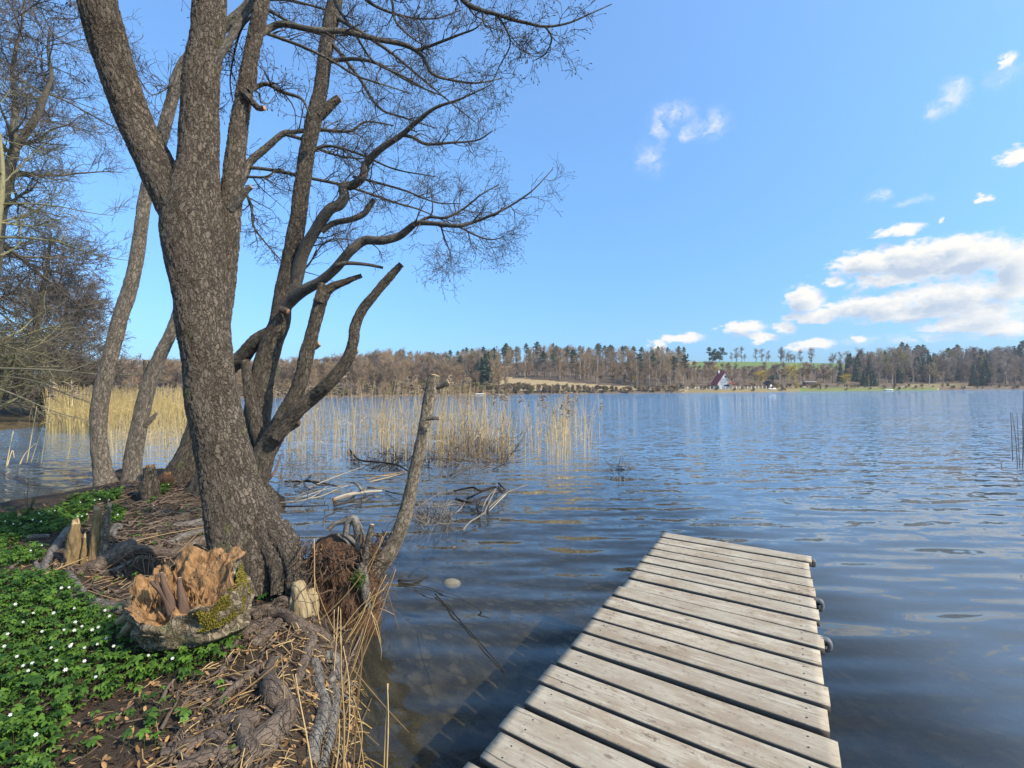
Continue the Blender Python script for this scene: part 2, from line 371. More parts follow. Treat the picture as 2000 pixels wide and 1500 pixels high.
def rootmat(name, dk, md, lt):
    m, nt = mk(name); bk = attr(nt, 'bk').outputs['Vector']
    w = noise(nt, bk, 10, 3).outputs['Color']; v = nd(nt, 'ShaderNodeVectorMath', {0: w, 1: (.05, .05, .09), 2: bk}, operation='MULTIPLY_ADD').outputs[0]
    a = noise(nt, mulv(nt, v, (1, 1, .3)), 26, 5, .65).outputs['Fac']; f = noise(nt, mulv(nt, v, (1, 1, .45)), 95, 4, .65).outputs['Fac']; b = noise(nt, bk, 6, 3).outputs['Fac']
    cr_ = nd(nt, 'ShaderNodeTexVoronoi', {'Vector': mulv(nt, v, (1, 1, .6)), 'Scale': 26.0}, feature='DISTANCE_TO_EDGE').outputs['Distance']
    ce = nd(nt, 'ShaderNodeMapRange', {'Value': cr_, 'From Min': .0, 'From Max': .05}).outputs[0]
    t = mth(nt, 'ADD', mth(nt, 'MULTIPLY', a, .45), mth(nt, 'ADD', mth(nt, 'MULTIPLY', f, .3), mth(nt, 'MULTIPLY', b, .3)))
    c = ramp(nt, t, [(.36, dk), (.5, md), (.66, lt)]); c = mixc(nt, mth(nt, 'ADD', mth(nt, 'MULTIPLY', ce, .55), .45), (*dk, 1), c)
    h = mth(nt, 'ADD', mth(nt, 'MULTIPLY', a, .7), mth(nt, 'ADD', mth(nt, 'MULTIPLY', f, .5), mth(nt, 'MULTIPLY', ce, .25)))
    return fin(m, nt, c, .85, bump=h, bs=1.0, bd=.022, spec=.2)
ROOT = rootmat('root_bark', (.028, .020, .015), (.115, .083, .060), (.21, .16, .118))
ROOTG = rootmat('root_bark_grey', (.04, .034, .028), (.15, .128, .104), (.27, .24, .20))
ROOTR = simple('fine_root', (.045, .031, .022), (.17, .122, .085), 30, stretch=(1, 1, .2))
DRIFT = simple('driftwood', (.05, .042, .035), (.27, .23, .19), 14, stretch=(1, 1, .3))
DRIFTP = simple('driftwood_pale', (.13, .108, .08), (.33, .28, .21), 20, stretch=(1, 1, .3))
DARKW = simple('wet_branch', (.014, .011, .01), (.04, .032, .028), 14)
STRAW = simple('straw', (.17, .10, .04), (.42, .29, .13), 12, rndmix=.8, rough=.6)
REED = simple('reed', (.30, .205, .09), (.58, .42, .20), 10, rndmix=.85, rough=.65)
REEDG = simple('reed_golden', (.38, .265, .095), (.58, .425, .175), 10, rndmix=.85, rough=.65)
REEDD = simple('reed_dark', (.05, .045, .04), (.12, .1, .08), 10, rndmix=.85)
PLUME = simple('plume', (.28, .2, .13), (.46, .35, .24), 10, rndmix=.7, trans=.3)
LEAFB = simple('dead_leaf', (.06, .03, .014), (.32, .18, .075), 30, rndmix=.85, rough=.8)
LEAFG = simple('anemone_leaf', (.022, .060, .008), (.095, .18, .022), 30, rndmix=.75, rough=.5, trans=.25)
PETAL = simple('petal', (.5, .5, .46), (.64, .64, .6), 10, trans=.25, rough=.6)
POLLEN = simple('pollen', (.65, .5, .06), (.75, .6, .1), 10)
MOSSY = simple('yellow_moss', (.075, .065, .010), (.25, .195, .03), 60, rndmix=.6, trans=.1)
ROTT = simple('rotten_wood', (.045, .018, .008), (.42, .235, .10), 42, rndmix=.1, bs=1.0, bd=.02, stretch=(1, 1, .25))
ROTP = simple('rotten_pale', (.10, .065, .03), (.44, .34, .19), 30, rndmix=.1, bs=1.0, bd=.02, stretch=(1, 1, .3))
PEATR = simple('peaty_root', (.022, .014, .010), (.13, .08, .05), 30, stretch=(1, 1, .2))
ROTH = simple('honey_rotten_wood', (.05, .03, .012), (.30, .205, .095), 34, rndmix=.1, bs=1.0, bd=.02, stretch=(1, 1, .3))
PEAT = simple('peaty_wood', (.018, .011, .008), (.15, .075, .036), 34, rndmix=.1, bs=1., bd=.04, stretch=(1, 1, .35))
STONE = simple('stone', (.07, .06, .04), (.19, .17, .125), 9, bs=.6, bd=.02)
HOSE = simple('grey_hose', (.07, .07, .072), (.19, .19, .185), 40, rough=.6, rndmix=.4)
WHITE = simple('white_wall', (.74, .70, .62), (.82, .79, .72), 2, bs=.1)
ROOFR = simple('red_roof', (.24, .04, .045), (.34, .065, .06), 4, rndmix=.2)
PORCH = simple('orange_roof', (.42, .08, .04), (.5, .12, .06), 4, rndmix=.2)
GLASS = simple('dark_window', (.02, .025, .03), (.05, .055, .06), 2, rough=.15, bs=0)
BROWNW = simple('brown_wood', (.06, .035, .022), (.14, .08, .05), 6)
FTRUNK = simple('far_trunk', (.10, .075, .055), (.26, .2, .15), 2)
BIRCH = simple('birch_trunk', (.26, .215, .165), (.46, .40, .32), 2)
FT = {'brown': simple('far_twig_brown', (.175, .118, .068), (.35, .242, .140), 1, rndmix=.9),
      'grey': simple('far_twig_grey', (.14, .108, .083), (.275, .215, .165), 1, rndmix=.9),
      'tan': simple('far_twig_tan', (.20, .135, .07), (.36, .25, .13), 1, rndmix=.9),
      'yellow': simple('far_twig_yellow', (.34, .24, .03), (.52, .39, .06), 1, rndmix=.9),
      'olive': simple('far_twig_olive', (.13, .11, .04), (.24, .2, .08), 1, rndmix=.9)}
NEEDLE = simple('pine_needles', (.045, .07, .034), (.10, .14, .062), 1, rndmix=.9)
NEEDLED = simple('spruce_needles', (.034, .062, .038), (.075, .115, .064), 1, rndmix=.9)
NEEDLEL = simple('larch_needles', (.07, .085, .025), (.14, .15, .05), 1, rndmix=.9)

# ------------------------------------------------------------------ near ground (bank + shallow bed, one sheet)
SHORE = [G(*p)[:2] for p in [(708,1620),(706,1500),(694,1400),(696,1300),(706,1235),(738,1190),]] + [(-1.02, 4.05), (-1.2, 4.2), (-1.9, 4.35), (-2.35, 4.7), (-3.05, 6.0), (-3.25, 6.6), (-3.4, 7.3), (-3.8, 8.2)] + [G(*p)[:2] for p in [(440,938),(345,936),(300,935),(215,938),(182,948),(160,968),(140,990),(90,1002),(0,1015),(-300,1045)]]
SHORE = np.array(SHORE + [(-7, 4.5), (-12, 3.0), (-14, -3), (3, -3), (3, 0.35), (0.3, 0.55), (-0.35, 0.95)])
def sdist(x, y):
    x = np.asarray(x, float); y = np.asarray(y, float); d = np.full(x.shape, 1e9); ins = np.zeros(x.shape, bool)
    n = len(SHORE)
    for i in range(n):
        a = SHORE[i]; b = SHORE[(i + 1) % n]; e = b - a
        t = np.clip(((x - a[0]) * e[0] + (y - a[1]) * e[1]) / (e @ e), 0, 1)
        d = np.minimum(d, np.hypot(x - a[0] - t * e[0], y - a[1] - t * e[1]))
        c = ((a[1] > y) != (b[1] > y)); xx = a[0] + (y - a[1]) * e[0] / (e[1] if e[1] != 0 else 1e-9); ins ^= c & (x < xx)
    return np.where(ins, d, -d)
_pit = G(395, 1105, .15); _pit2 = G(280, 1125, .15); _mnd = G(300, 960, .35)
def bank_h(x, y):
    x = np.asarray(x, float); y = np.asarray(y, float); d = sdist(x, y)
    h = .29 * sstep(-.05, .42, d) + .035 * n2(x, y, 3., 1) + .02 * n2(x, y, 9, 5) * sstep(.0, .2, d)
    h = h + .14 * np.exp(-((x - _mnd[0]) ** 2 / 2.2 + (y - _mnd[1]) ** 2 / 1.1)) * sstep(0, .5, d)
    for q, r, k in ((_pit, .26, .34), (_pit2, .24, .30)):
        h = h - k * np.exp(-((x - q[0]) ** 2 / r ** 2 + (y - q[1]) ** 2 / (r * 1.1) ** 2))
    out = np.maximum(-d, 0)
    h = h - sstep(-.05, .25, out) * .16 - .36 * (1 - np.exp(-out / .9)) - .13 * out
    return np.maximum(h, -2.2 + .05 * n2(x, y, .5, 9))
def GB(u, v, off=0.0):
    z = .3
    for _ in range(14):
        p = G(u, v, z + off); z = .5 * z + .5 * float(bank_h(p[0], p[1]))
    p = G(u, v, z + off); return p

def ground_mat():
    m, nt = mk('bank_soil'); geo = nd(nt, 'ShaderNodeNewGeometry'); pos = geo.outputs['Position']
    a = noise(nt, pos, 5, 6, .65); b = noise(nt, pos, 40, 5, .7); c0 = noise(nt, pos, 1.7, 3)
    soil = ramp(nt, b.outputs['Fac'], [(.3, (.020, .014, .010)), (.55, (.055, .039, .026)), (.75, (.13, .09, .055))])
    soil = mixc(nt, mth(nt, 'MULTIPLY', a.outputs['Fac'], .8), soil, (.07, .048, .032, 1))
    # lake floor: sand, silt and stones
    vo = nd(nt, 'ShaderNodeTexVoronoi', {'Vector': pos, 'Scale': 7.0}, feature='F1')
    vr = nd(nt, 'ShaderNodeSeparateColor', {0: vo.outputs['Color']}).outputs[0]
    vo.inputs['Vector'].default_value; nt.links.new(nd(nt, 'ShaderNodeVectorMath', {0: a.outputs['Color'], 1: (.25, .25, .25), 2: pos}, operation='MULTIPLY_ADD').outputs[0], vo.inputs['Vector'])
    st = nd(nt, 'ShaderNodeMapRange', {'Value': vo.outputs['Distance'], 'From Min': .25, 'From Max': .45, 'To Min': 1, 'To Max': 0}).outputs[0]
    st = mth(nt, 'MULTIPLY', st, mth(nt, 'GREATER_THAN', vr, .55))
    bed = ramp(nt, a.outputs['Fac'], [(.30, (.008, .0075, .006)), (.5, (.026, .023, .016)), (.72, (.075, .064, .04))])
    bed = mixc(nt, mth(nt, 'MULTIPLY', st, .55), bed, ramp(nt, vr, [(.5, (.07, .055, .026)), (1, (.11, .095, .07))]))
    bed = mixc(nt, mth(nt, 'MULTIPLY', b.outputs['Fac'], .4), bed, (.03, .028, .02, 1))
    z = nd(nt, 'ShaderNodeSeparateXYZ', {0: pos}).outputs[2]
    wet = nd(nt, 'ShaderNodeMapRange', {'Value': z, 'From Min': -.06, 'From Max': .03}).outputs[0]
    col = mixc(nt, wet, bed, soil)
    deep = nd(nt, 'ShaderNodeMapRange', {'Value': z, 'From Min': -1.9, 'From Max': -.7}).outputs[0]
    col = mixc(nt, deep, (.016, .018, .016, 1), col)
    h = mth(nt, 'ADD', b.outputs['Fac'], mth(nt, 'MULTIPLY', a.outputs['Fac'], .6))
    return fin(m, nt, col, .9, bump=h, bs=.9, bd=.03, spec=.15)
def build_ground():
    xs = np.concatenate([np.arange(-14, -7, .12), np.arange(-7, .3, .035), np.arange(.3, 8.01, .12)])
    ys = np.concatenate([np.arange(-3, 1.2, .12), np.arange(1.2, 6, .035), np.arange(6, 11.5, .06), np.arange(11.5, 26, .3)])
    X, Y = np.meshgrid(xs, ys, indexing='ij')
    mb = MB(); mb.grid(np.stack([X, Y, bank_h(X, Y)], -1))
    g = mb.obj('bank', ground_mat()); tag(g, kind='structure')
    mb = MB(); n = 24
    xs = np.linspace(-500, 500, n); ys = np.linspace(-60, 420, n); X, Y = np.meshgrid(xs, ys, indexing='ij')
    mb.grid(np.stack([X, Y, np.full_like(X, -2.35)], -1))
    m, nt = mk('lake_floor_silt'); nz = noise(nt, nd(nt, 'ShaderNodeNewGeometry').outputs['Position'], .6, 4)
    fin(m, nt, ramp(nt, nz.outputs['Fac'], [(.3, (.012, .015, .014)), (.7, (.03, .032, .026))]), .9)
    tag(mb.obj('lake_floor', m), kind='structure')
build_ground()

def build_water():
    m, nt = mk('lake_water'); pos = nd(nt, 'ShaderNodeNewGeometry').outputs['Position']
    def lay(rot, sc, det, rough=.5, out='Fac'):
        mp = nd(nt, 'ShaderNodeMapping', {'Vector': pos, 'Rotation': (0, 0, math.radians(rot)), 'Scale': sc})
        return nd(nt, 'ShaderNodeTexNoise', {'Vector': mp.outputs[0], 'Scale': 1.0, 'Detail': det, 'Roughness': rough}).outputs[out]
    sp = nd(nt, 'ShaderNodeSeparateXYZ', {0: pos})
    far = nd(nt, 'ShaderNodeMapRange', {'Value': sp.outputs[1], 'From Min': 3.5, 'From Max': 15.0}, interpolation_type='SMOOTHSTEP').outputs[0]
    d = lay(4, (.10, .28, 1), 2.0)
    gust = nd(nt, 'ShaderNodeMapRange', {'Value': d, 'From Min': .3, 'From Max': .7, 'To Min': .6, 'To Max': 1.3}).outputs[0]
    lee = nd(nt, 'ShaderNodeMapRange', {'Value': sp.outputs[0], 'From Min': -7.0, 'From Max': 1.5, 'To Min': .4, 'To Max': 1.0}).outputs[0]
    gl_ = mth(nt, 'MULTIPLY', gust, lee)
    # wind ripples as slopes, growing away from the sheltered near shore; long near waves as a height
    b = lay(-8, (1.7, 4.2, 1), 1.5, .5, 'Color'); c = lay(20, (6.5, 11, 1), 2.0, .55, 'Color')
    sb = nd(nt, 'ShaderNodeVectorMath', {0: b, 1: (-.5, -.5, -.5)}, operation='ADD').outputs[0]; sc_ = nd(nt, 'ShaderNodeVectorMath', {0: c, 1: (-.5, -.5, -.5)}, operation='ADD').outputs[0]
    sb = nd(nt, 'ShaderNodeVectorMath', {0: sb, 1: (.50, .88, 0)}, operation='MULTIPLY').outputs[0]; sc_ = nd(nt, 'ShaderNodeVectorMath', {0: sc_, 1: (1.1, 1.6, 0)}, operation='MULTIPLY').outputs[0]
    kb = mth(nt, 'MULTIPLY', gl_, mth(nt, 'ADD', mth(nt, 'MULTIPLY', far, .84), .16)); kc = mth(nt, 'MULTIPLY', gl_, mth(nt, 'ADD', mth(nt, 'MULTIPLY', far, .97), .03))
    sb = nd(nt, 'ShaderNodeVectorMath', {0: sb, 'Scale': kb}, operation='SCALE').outputs[0]; sc_ = nd(nt, 'ShaderNodeVectorMath', {0: sc_, 'Scale': kc}, operation='SCALE').outputs[0]
    nv = nd(nt, 'ShaderNodeVectorMath', {0: sb, 1: sc_}, operation='ADD').outputs[0]
    nv = nd(nt, 'ShaderNodeVectorMath', {0: nv, 1: (0, 0, 1)}, operation='ADD').outputs[0]; nv = nd(nt, 'ShaderNodeVectorMath', {0: nv}, operation='NORMALIZE').outputs[0]
    a = lay(14, (.8, 2.2, 1), 1.0)
    h = mth(nt, 'MULTIPLY', mth(nt, 'MULTIPLY', a, .095), gl_)
    bn = nd(nt, 'ShaderNodeBump', {'Height': h, 'Strength': 1.0, 'Distance': 1.0, 'Normal': nv})
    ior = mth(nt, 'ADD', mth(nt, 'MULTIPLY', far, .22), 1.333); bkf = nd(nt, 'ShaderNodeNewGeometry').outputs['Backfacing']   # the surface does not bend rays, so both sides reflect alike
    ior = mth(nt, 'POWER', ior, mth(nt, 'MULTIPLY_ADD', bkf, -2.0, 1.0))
    fr = nd(nt, 'ShaderNodeFresnel', {'IOR': ior, 'Normal': bn.outputs[0]})
    gl = nd(nt, 'ShaderNodeBsdfGlossy', {'Color': (.97, .98, 1, 1), 'Roughness': .03, 'Normal': bn.outputs[0]})
    tr = nd(nt, 'ShaderNodeBsdfTransparent', {'Color': (.95, .93, .82, 1)})
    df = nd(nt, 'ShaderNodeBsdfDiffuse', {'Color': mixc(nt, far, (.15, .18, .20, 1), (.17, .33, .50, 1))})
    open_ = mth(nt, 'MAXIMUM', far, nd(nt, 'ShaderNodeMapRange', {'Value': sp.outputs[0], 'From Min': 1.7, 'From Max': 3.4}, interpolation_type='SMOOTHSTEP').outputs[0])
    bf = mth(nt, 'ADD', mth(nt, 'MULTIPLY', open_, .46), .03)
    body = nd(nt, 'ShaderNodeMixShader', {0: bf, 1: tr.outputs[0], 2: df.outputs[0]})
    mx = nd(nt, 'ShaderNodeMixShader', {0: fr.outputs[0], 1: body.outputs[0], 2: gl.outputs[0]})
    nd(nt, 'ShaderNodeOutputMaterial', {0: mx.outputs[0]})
    mb = MB(); xs = np.linspace(-520, 520, 30); ys = np.linspace(-80, 440, 30); X, Y = np.meshgrid(xs, ys)
    mb.grid(np.stack([X, Y, np.zeros_like(X)], -1))
    tag(mb.obj('lake', m), kind='structure')
build_water()

# ------------------------------------------------------------------ far shore terrain
def Ys(u): return np.interp(u, [-400, 300, 600, 1000, 1400, 2000, 2500], [150, 172, 195, 232, 232, 268, 290])
def crest(u): return np.interp(u, [-400, 200, 400, 600, 760, 1000, 1340, 1500, 1650, 1800, 2100, 2500], [14, 15, 15.5, 18, 21, 23, 23, 22.5, 21, 18, 18, 18])
def mead(u): return np.interp(u, [940, 985, 1100, 1230, 1330, 1345], [0, 72, 46, 25, 8, 0])
def hill_h(u, d):
    u = np.asarray(u, float); d = np.asarray(d, float)
    s = np.where(d < 150, .06 * sstep(0, 4, d) * 1.0 + .94 * np.clip((d - 12) / 138, 0, 1) ** 1.08, 1 - .25 * sstep(150, 300, d))
    return -.6 * (1 - sstep(-2, 1, d)) + .25 * sstep(0, 1, d) + crest(u) * s + .35 * n2(u, d * 3, .02, 3) * sstep(4, 20, d)
def hill_p(u, d):
    Y = Ys(u) + d; return np.stack([(u - 1000.) / F * Y, Y, hill_h(u, d)], -1)
def build_hill():
    us = np.arange(-600, 2700, 12.); ds = np.concatenate([np.arange(-3, 10, 1.), np.arange(10, 160, 4), np.arange(160, 330, 14)])
    U, D = np.meshgrid(us, ds, indexing='ij'); mb = MB(); pts = hill_p(U, D)
    jn = 4 * n2(U, D, .05, 8)
    U0 = U; U = U + 26 * n2(U0, D * 9, .045, 21)
    kind = np.zeros(U.shape)                                   # 0 leaf litter, .33 dry meadow, .66 green field, 1 shore turf
    kind[(D < mead(U) + jn * .5) & (D > 6)] = .33
    kind[(U > 1345) & (U < 1700) & (D > 104 + jn)] = .66
    kind[(U > 1660) & (D > 100)] = 0.0
    kind[(U > 1330) & (U < 1580) & (D < 20)] = .45
    kind[(U > 1560) & (U < 1820) & (D < 14 + jn)] = 1.0
    kind[(U > 1770) & (U < 1900) & (D > 5) & (D < 34)] = .45
    m, nt = mk('far_land'); k = attr(nt, 'rnd').outputs['Fac']; pos = nd(nt, 'ShaderNodeNewGeometry').outputs['Position']
    nz = noise(nt, pos, .25, 5, .7)
    r = nt.nodes.new('ShaderNodeValToRGB'); nt.links.new(k, r.inputs[0]); r.color_ramp.interpolation = 'CONSTANT'; e = r.color_ramp.elements
    while len(e) < 5: e.new(.5)
    for x, (p, c) in zip(e, [(0, (.14, .10, .068)), (.2, (.40, .30, .155)), (.4, (.235, .185, .085)), (.55, (.12, .21, .05)), (.85, (.15, .18, .05))]): x.position = p; x.color = (*c, 1)
    c = mixc(nt, mth(nt, 'MULTIPLY', nz.outputs['Fac'], .6), r.outputs[0], (.13, .095, .055, 1))
    fin(m, nt, c, .95, spec=.1)
    mb.grid(pts, rn=kind)
    tag(mb.obj('far_hillside', m), kind='structure')
build_hill()

# left shore across the inlet
LSH = np.array([(-60, 4), (-36, 12), (-27.5, 20), (-25.5, 26), (-28, 36), (-37, 56), (-66, 95)])
def left_shore_x(y): return np.interp(y, LSH[:, 1], LSH[:, 0])
def left_h(x, y):
    d = (left_shore_x(y) - x)
    return np.where(d > 0, .3 * sstep(0, 1.5, d) + .10 * d * sstep(0, 12, d), .35 * d) + .12 * n2(x, y, .5, 4)
def build_left_bank():
    ys = np.arange(4, 96, 1.2); t = np.concatenate([np.linspace(-5, 6, 24), np.linspace(7, 60, 24)])
    T, Y = np.meshgrid(t, ys, indexing='ij'); X = left_shore_x(Y) - T
    m, nt = mk('left_bank_litter'); nz = noise(nt, nd(nt, 'ShaderNodeNewGeometry').outputs['Position'], 1.2, 6, .7)
    fin(m, nt, ramp(nt, nz.outputs['Fac'], [(.3, (.03, .024, .014)), (.7, (.12, .09, .05))]), .95, spec=.1)
    mb = MB(); mb.grid(np.stack([X, Y, left_h(X, Y)], -1)); tag(mb.obj('left_bank', m), kind='structure')
build_left_bank()

# ------------------------------------------------------------------ traced stems
def stem(ctrl, Y, n=None):
    """ctrl rows (u, v, radius px[, Y]) -> points, radii in metres"""
    c = []
    for row in ctrl:
        y = row[3] if len(row) > 3 else Y
        p = P(row[0], row[1], y); c.append([*p, row[2] * y / F / math.sqrt(1 + ((row[0] - 1000) / F) ** 2)])     # off-axis widening of a wide lens
    n = n or max(6, len(c) * 3)
    r = cr(np.array(c), n); return r[:, :3], np.maximum(r[:, 3], .0012)
def lumps(seed, amp=.10, sc=5.):
    def fn(bk, dirs, pts):
        q = np.stack([bk[..., 0] * sc, bk[..., 1] * sc, bk[..., 2] * sc * .7], -1)
        return amp * fbm(q + seed * 7.3, seed, 3)
    return fn
def limb(name, ctrl, Y, parent, mat, sides=24, seg=.02, cap=False, capm=None, amp=.10, seed=1, rs=1.0):
    ctrl = [(c[0], c[1], c[2] * rs, *c[3:]) for c in ctrl]
    p, r = stem(ctrl, Y, 40); L = np.linalg.norm(np.diff(p, axis=0), axis=1).sum()
    p, r = stem(ctrl, Y, int(max(8, L / seg)))
    mb = MB(); mb.tube(p, r, sides, cap1=cap, capm=1, fn=lumps(seed, amp), rn=.5)
    return mb.obj(name, [mat, capm or CUT], parent), p, r

def crown_twigs(mb, branches, n1, n2_, n3, l1=.55, l2=.3, l3=.13, up=.05, rmin=.0012, buds=True):
    for (p, r) in branches:
        p = p[None]; r = r[None]
        a, ra = spawn(p, r, n1, .12, .98, l1, 48, 7, up, .26, .55, rmin * 1.25, 0, .55, .5, .012)
        b, rb = spawn(a, ra, n2_, .15, 1.0, l2, 50, 6, up, .32, .7, rmin * 1.05, 0, .4, .5)
        c, rc = spawn(b, rb, n3, .2, 1.0, l3, 48, 4, up, .35, .8, rmin, 0, .3, .5)
        mb.tubes(a, ra, 4); mb.tubes(b, rb, 3); mb.tubes(c, rc, 3)
        if buds:
            tip = np.concatenate([c[:, -1], b[:, -1]]); dr = np.concatenate([c[:, -1] - c[:, -2], b[:, -1] - b[:, -2]])
            k = rng.random(len(tip)) < .6; tip = tip[k]; dr = norm(dr[k] + np.array([0, 0, -.02]))
            L = rng.uniform(.012, .03, len(tip))[:, None]
            pt = np.stack([tip, tip + dr * L * .5, tip + dr * L], 1)
            mb.tubes(pt, np.tile([.0014, .0042, .001], (len(tip), 1)), 4)

# --- the big front alder
YA = 3.8
base = P(492, 1140, YA)
alder = thing('alder_tree', 'thick rough-barked alder forking low, standing nearest on the rooty bank', 'tree', (base[0], base[1], float(bank_h(base[0], base[1]))))
limb('trunk', [(500,1225,108),(496,1180,96),(490,1130,82),(480,1080,75),(468,1010,70),(450,940,62),(430,860,58),(415,790,57),(407,725,54),(400,650,58),(394,580,61),(385,520,65),(377,455,69),(380,395,60),(388,320,45),(390,250,43),(394,150,40),(405,60,37),(412,-20,35),(420,-120,33),(440,-400,27),(470,-700,16)], YA, alder, BARK, 120, .011, amp=.12, seed=2, rs=.95)
limb('limb', [(410,560,34),(384,470,48),(345,392,49),(318,345,44),(298,308,41),(262,235,39.5),(232,150,40,3.7),(208,70,43,3.6),(190,0,44,3.5),(172,-100,42,3.45),(150,-300,36,3.4),(120,-600,24,3.3)], YA, alder, BARK, 90, .011, amp=.11, seed=3)
_, A3p, A3r = limb('limb', [(424,690,20),(430,620,24),(438,560,25),(445,490,25),(450,410,24),(457,330,22.5),(466,250,20),(478,180,18),(492,100,17),(505,40,17),(514,-20,17),(530,-150,15,4.0),(560,-400,9,4.2)], 3.95, alder, BARK, 56, .011, amp=.12, seed=4, rs=.93)
limb('branch_stub', [(474,178,9),(490,196,8),(504,211,6.5),(517,211,5.5)], 3.9, alder, BARK, 16, .01, True, CUTO, seed=5)
limb('branch_stub', [(450,410,10),(468,388,8.5),(480,373,7),(491,364,6)], 3.9, alder, BARKS, 16, .01, True, CUTP, seed=6)
br = []
def branch(ctrl, Y, par, mat=BARKS, sides=10):
    o, p, r = limb('branch', ctrl, Y, par, mat, sides, .03, amp=.16, seed=random.randint(1, 90)); br.append((p, r)); return p, r
YB1 = 4.2
branch([(500,70,8,3.95),(526,56,7),(553,47,6.5),(611,58,6.2),(670,61,5.8,4.3),(733,76,5,4.4),(791,88,4.4,4.5),(823,108,4,4.5),(845,144,3,4.5),(886,157,2.4,4.6),(931,162,1.8,4.6),(980,153,1.1,4.7)], YB1, alder)
branch([(800,92,3.6,4.5),(818,97,3.2,4.5),(863,81,2.6,4.4),(899,67,2,4.3),(931,54,1.4,4.2),(953,27,.9,4.2)], YB1, alder)
branch([(505,60,4,3.95),(526,67,3.6),(598,94,3.2),(652,121,2.8),(697,148,2.2),(751,166,1.6),(800,182,1,4.4)], YB1, alder)
branch([(484,178,5,3.9),(499,171,5),(521,164,4.6),(553,180,4),(589,193,3),(603,220,2),(618,250,1.2)], 4.1, alder)
branch([(400,165,12,3.8),(428,110,10,3.8),(450,75,8,3.9),(470,40,8,4),(490,10,7,4.1),(520,-60,6,4.2),(560,-200,3,4.4)], 4, alder)
branch([(870,-60,6,3.7),(905,0,5,3.6),(935,18,4.2,3.6),(970,28,3.6,3.6),(1000,38,3.4,3.6),(1030,45,3,3.6),(1065,52,2.4,3.6),(1110,45,1.9,3.6),(1150,28,1.4,3.6),(1195,8,.9,3.6)], 3.6, alder)
branch([(970,28,2.2,3.6),(990,60,1.9,3.65),(996,90,1.5,3.7),(975,130,1,3.8),(960,165,.7,3.8)], 3.6, alder)
branch([(1065,52,2,3.6),(1078,75,1.7,3.6),(1065,105,1.3,3.7),(1040,120,.8,3.7)], 3.6, alder)
branch([(668,-80,5,4.5),(700,-20,4,4.5),(730,10,3,4.5),(790,32,2.2,4.5),(850,36,1.5,4.5),(900,20,.9,4.5)], 4.5, alder)
branch([(640,-60,4,4.6),(655,5,3.4,4.6),(690,60,2.8,4.6),(730,120,2.2,4.7),(790,150,1.5,4.8),(850,185,.9,4.9)], 4.6, alder)
branch([(740,-80,4,4.2),(765,0,3,4.2),(772,40,2.4,4.2),(800,70,1.7,4.2),(830,90,1,4.2)], 4.2, alder)
branch([(505,20,3,3.95),(470,60,2.4,4.0),(450,150,1.8,4.3),(455,200,1.2,4.4)], 4, alder)
mbA = MB()
for i, b in enumerate(br): crown_twigs(mbA, [b], 9 if len(b[0]) > 12 else 6, 5, 5, l1=.42 if i not in (5, 6, 7) else .30, l2=.22, l3=.10)
EXTRA = [[(100,-20,2,3.4),(60,15,1.6),(20,40,1.1),(-30,60,.7)], [(140,-10,1.5,3.4),(70,10,1.2),(120,26,1),(165,35,.6)], [(0,-30,2.4,3.4),(30,30,2,3.4),(50,90,1.4,3.5),(80,120,.9,3.5),(150,150,.6,3.5)]]
for e in EXTRA:
    p, r = stem(e, 3.45, 14); mbA.tubes(p[None], r[None], 4); crown_twigs(mbA, [(p, r)], 5, 3, 3, l1=.2, l2=.12, l3=.06)
mbA.obj('crown', TWIG, alder)

# --- the coppiced alder behind it
YB = 7.0
bb = P(470, 955, YB)
cop = thing('alder_tree', 'coppiced alder with several slanting stems and sawn-off limbs behind the thick front alder', 'tree', (bb[0], bb[1], .35))
br = []
limb('stool', [(455,1035,105),(452,985,92),(456,940,74),(468,900,58),(480,860,45)], YB, cop, BARK2, 70, .03, amp=.25, seed=7)
limb('limb', [(335,985,70,7.3),(352,945,48,7.3),(368,905,36,7.3),(385,860,30,7.3),(410,780,26,7.3),(440,720,22,7.2),(470,700,17,7.1),(500,665,14,7),(536,640,9,6.95)], 7.2, cop, BARK2, 48, .02, amp=.16, seed=8)
limb('limb', [(478,960,42),(492,880,37),(504,800,32),(512,740,30),(530,670,27),(546,630,25),(553,580,22),(562,540,24),(572,490,21),(583,420,20),(592,350,19),(603,280,18.5),(615,225,18.5),(627,170,17),(636,100,17),(645,50,18),(655,0,17),(668,-80,16),(690,-250,12),(720,-500,6)], YB, cop, BARK2, 64, .015, amp=.11, seed=9, rs=.84)
limb('limb', [(498,940,40,6.7),(515,890,34,6.7),(530,860,31,6.7),(555,815,27,6.6),(575,775,23,6.6),(590,735,21,6.6),(600,690,20),(610,650,19),(622,605,18),(630,580,17),(646,562,13),(676,550,9.5),(706,538,6)], 6.6, cop, BARK2, 48, .015, True, DARKW, amp=.14, seed=10, rs=.72)
limb('limb', [(540,855,19,6.55),(562,825,21,6.55),(585,798,21,6.5),(612,775,20,6.5),(638,752,19),(662,726,18),(681,698,17),(690,668,15.5),(693,640,14.5),(706,608,13),(730,578,12.5),(755,548,11.5),(784,516,8.5)], 6.4, cop, BARK2, 44, .015, True, CUT, amp=.14, seed=11, rs=.72)
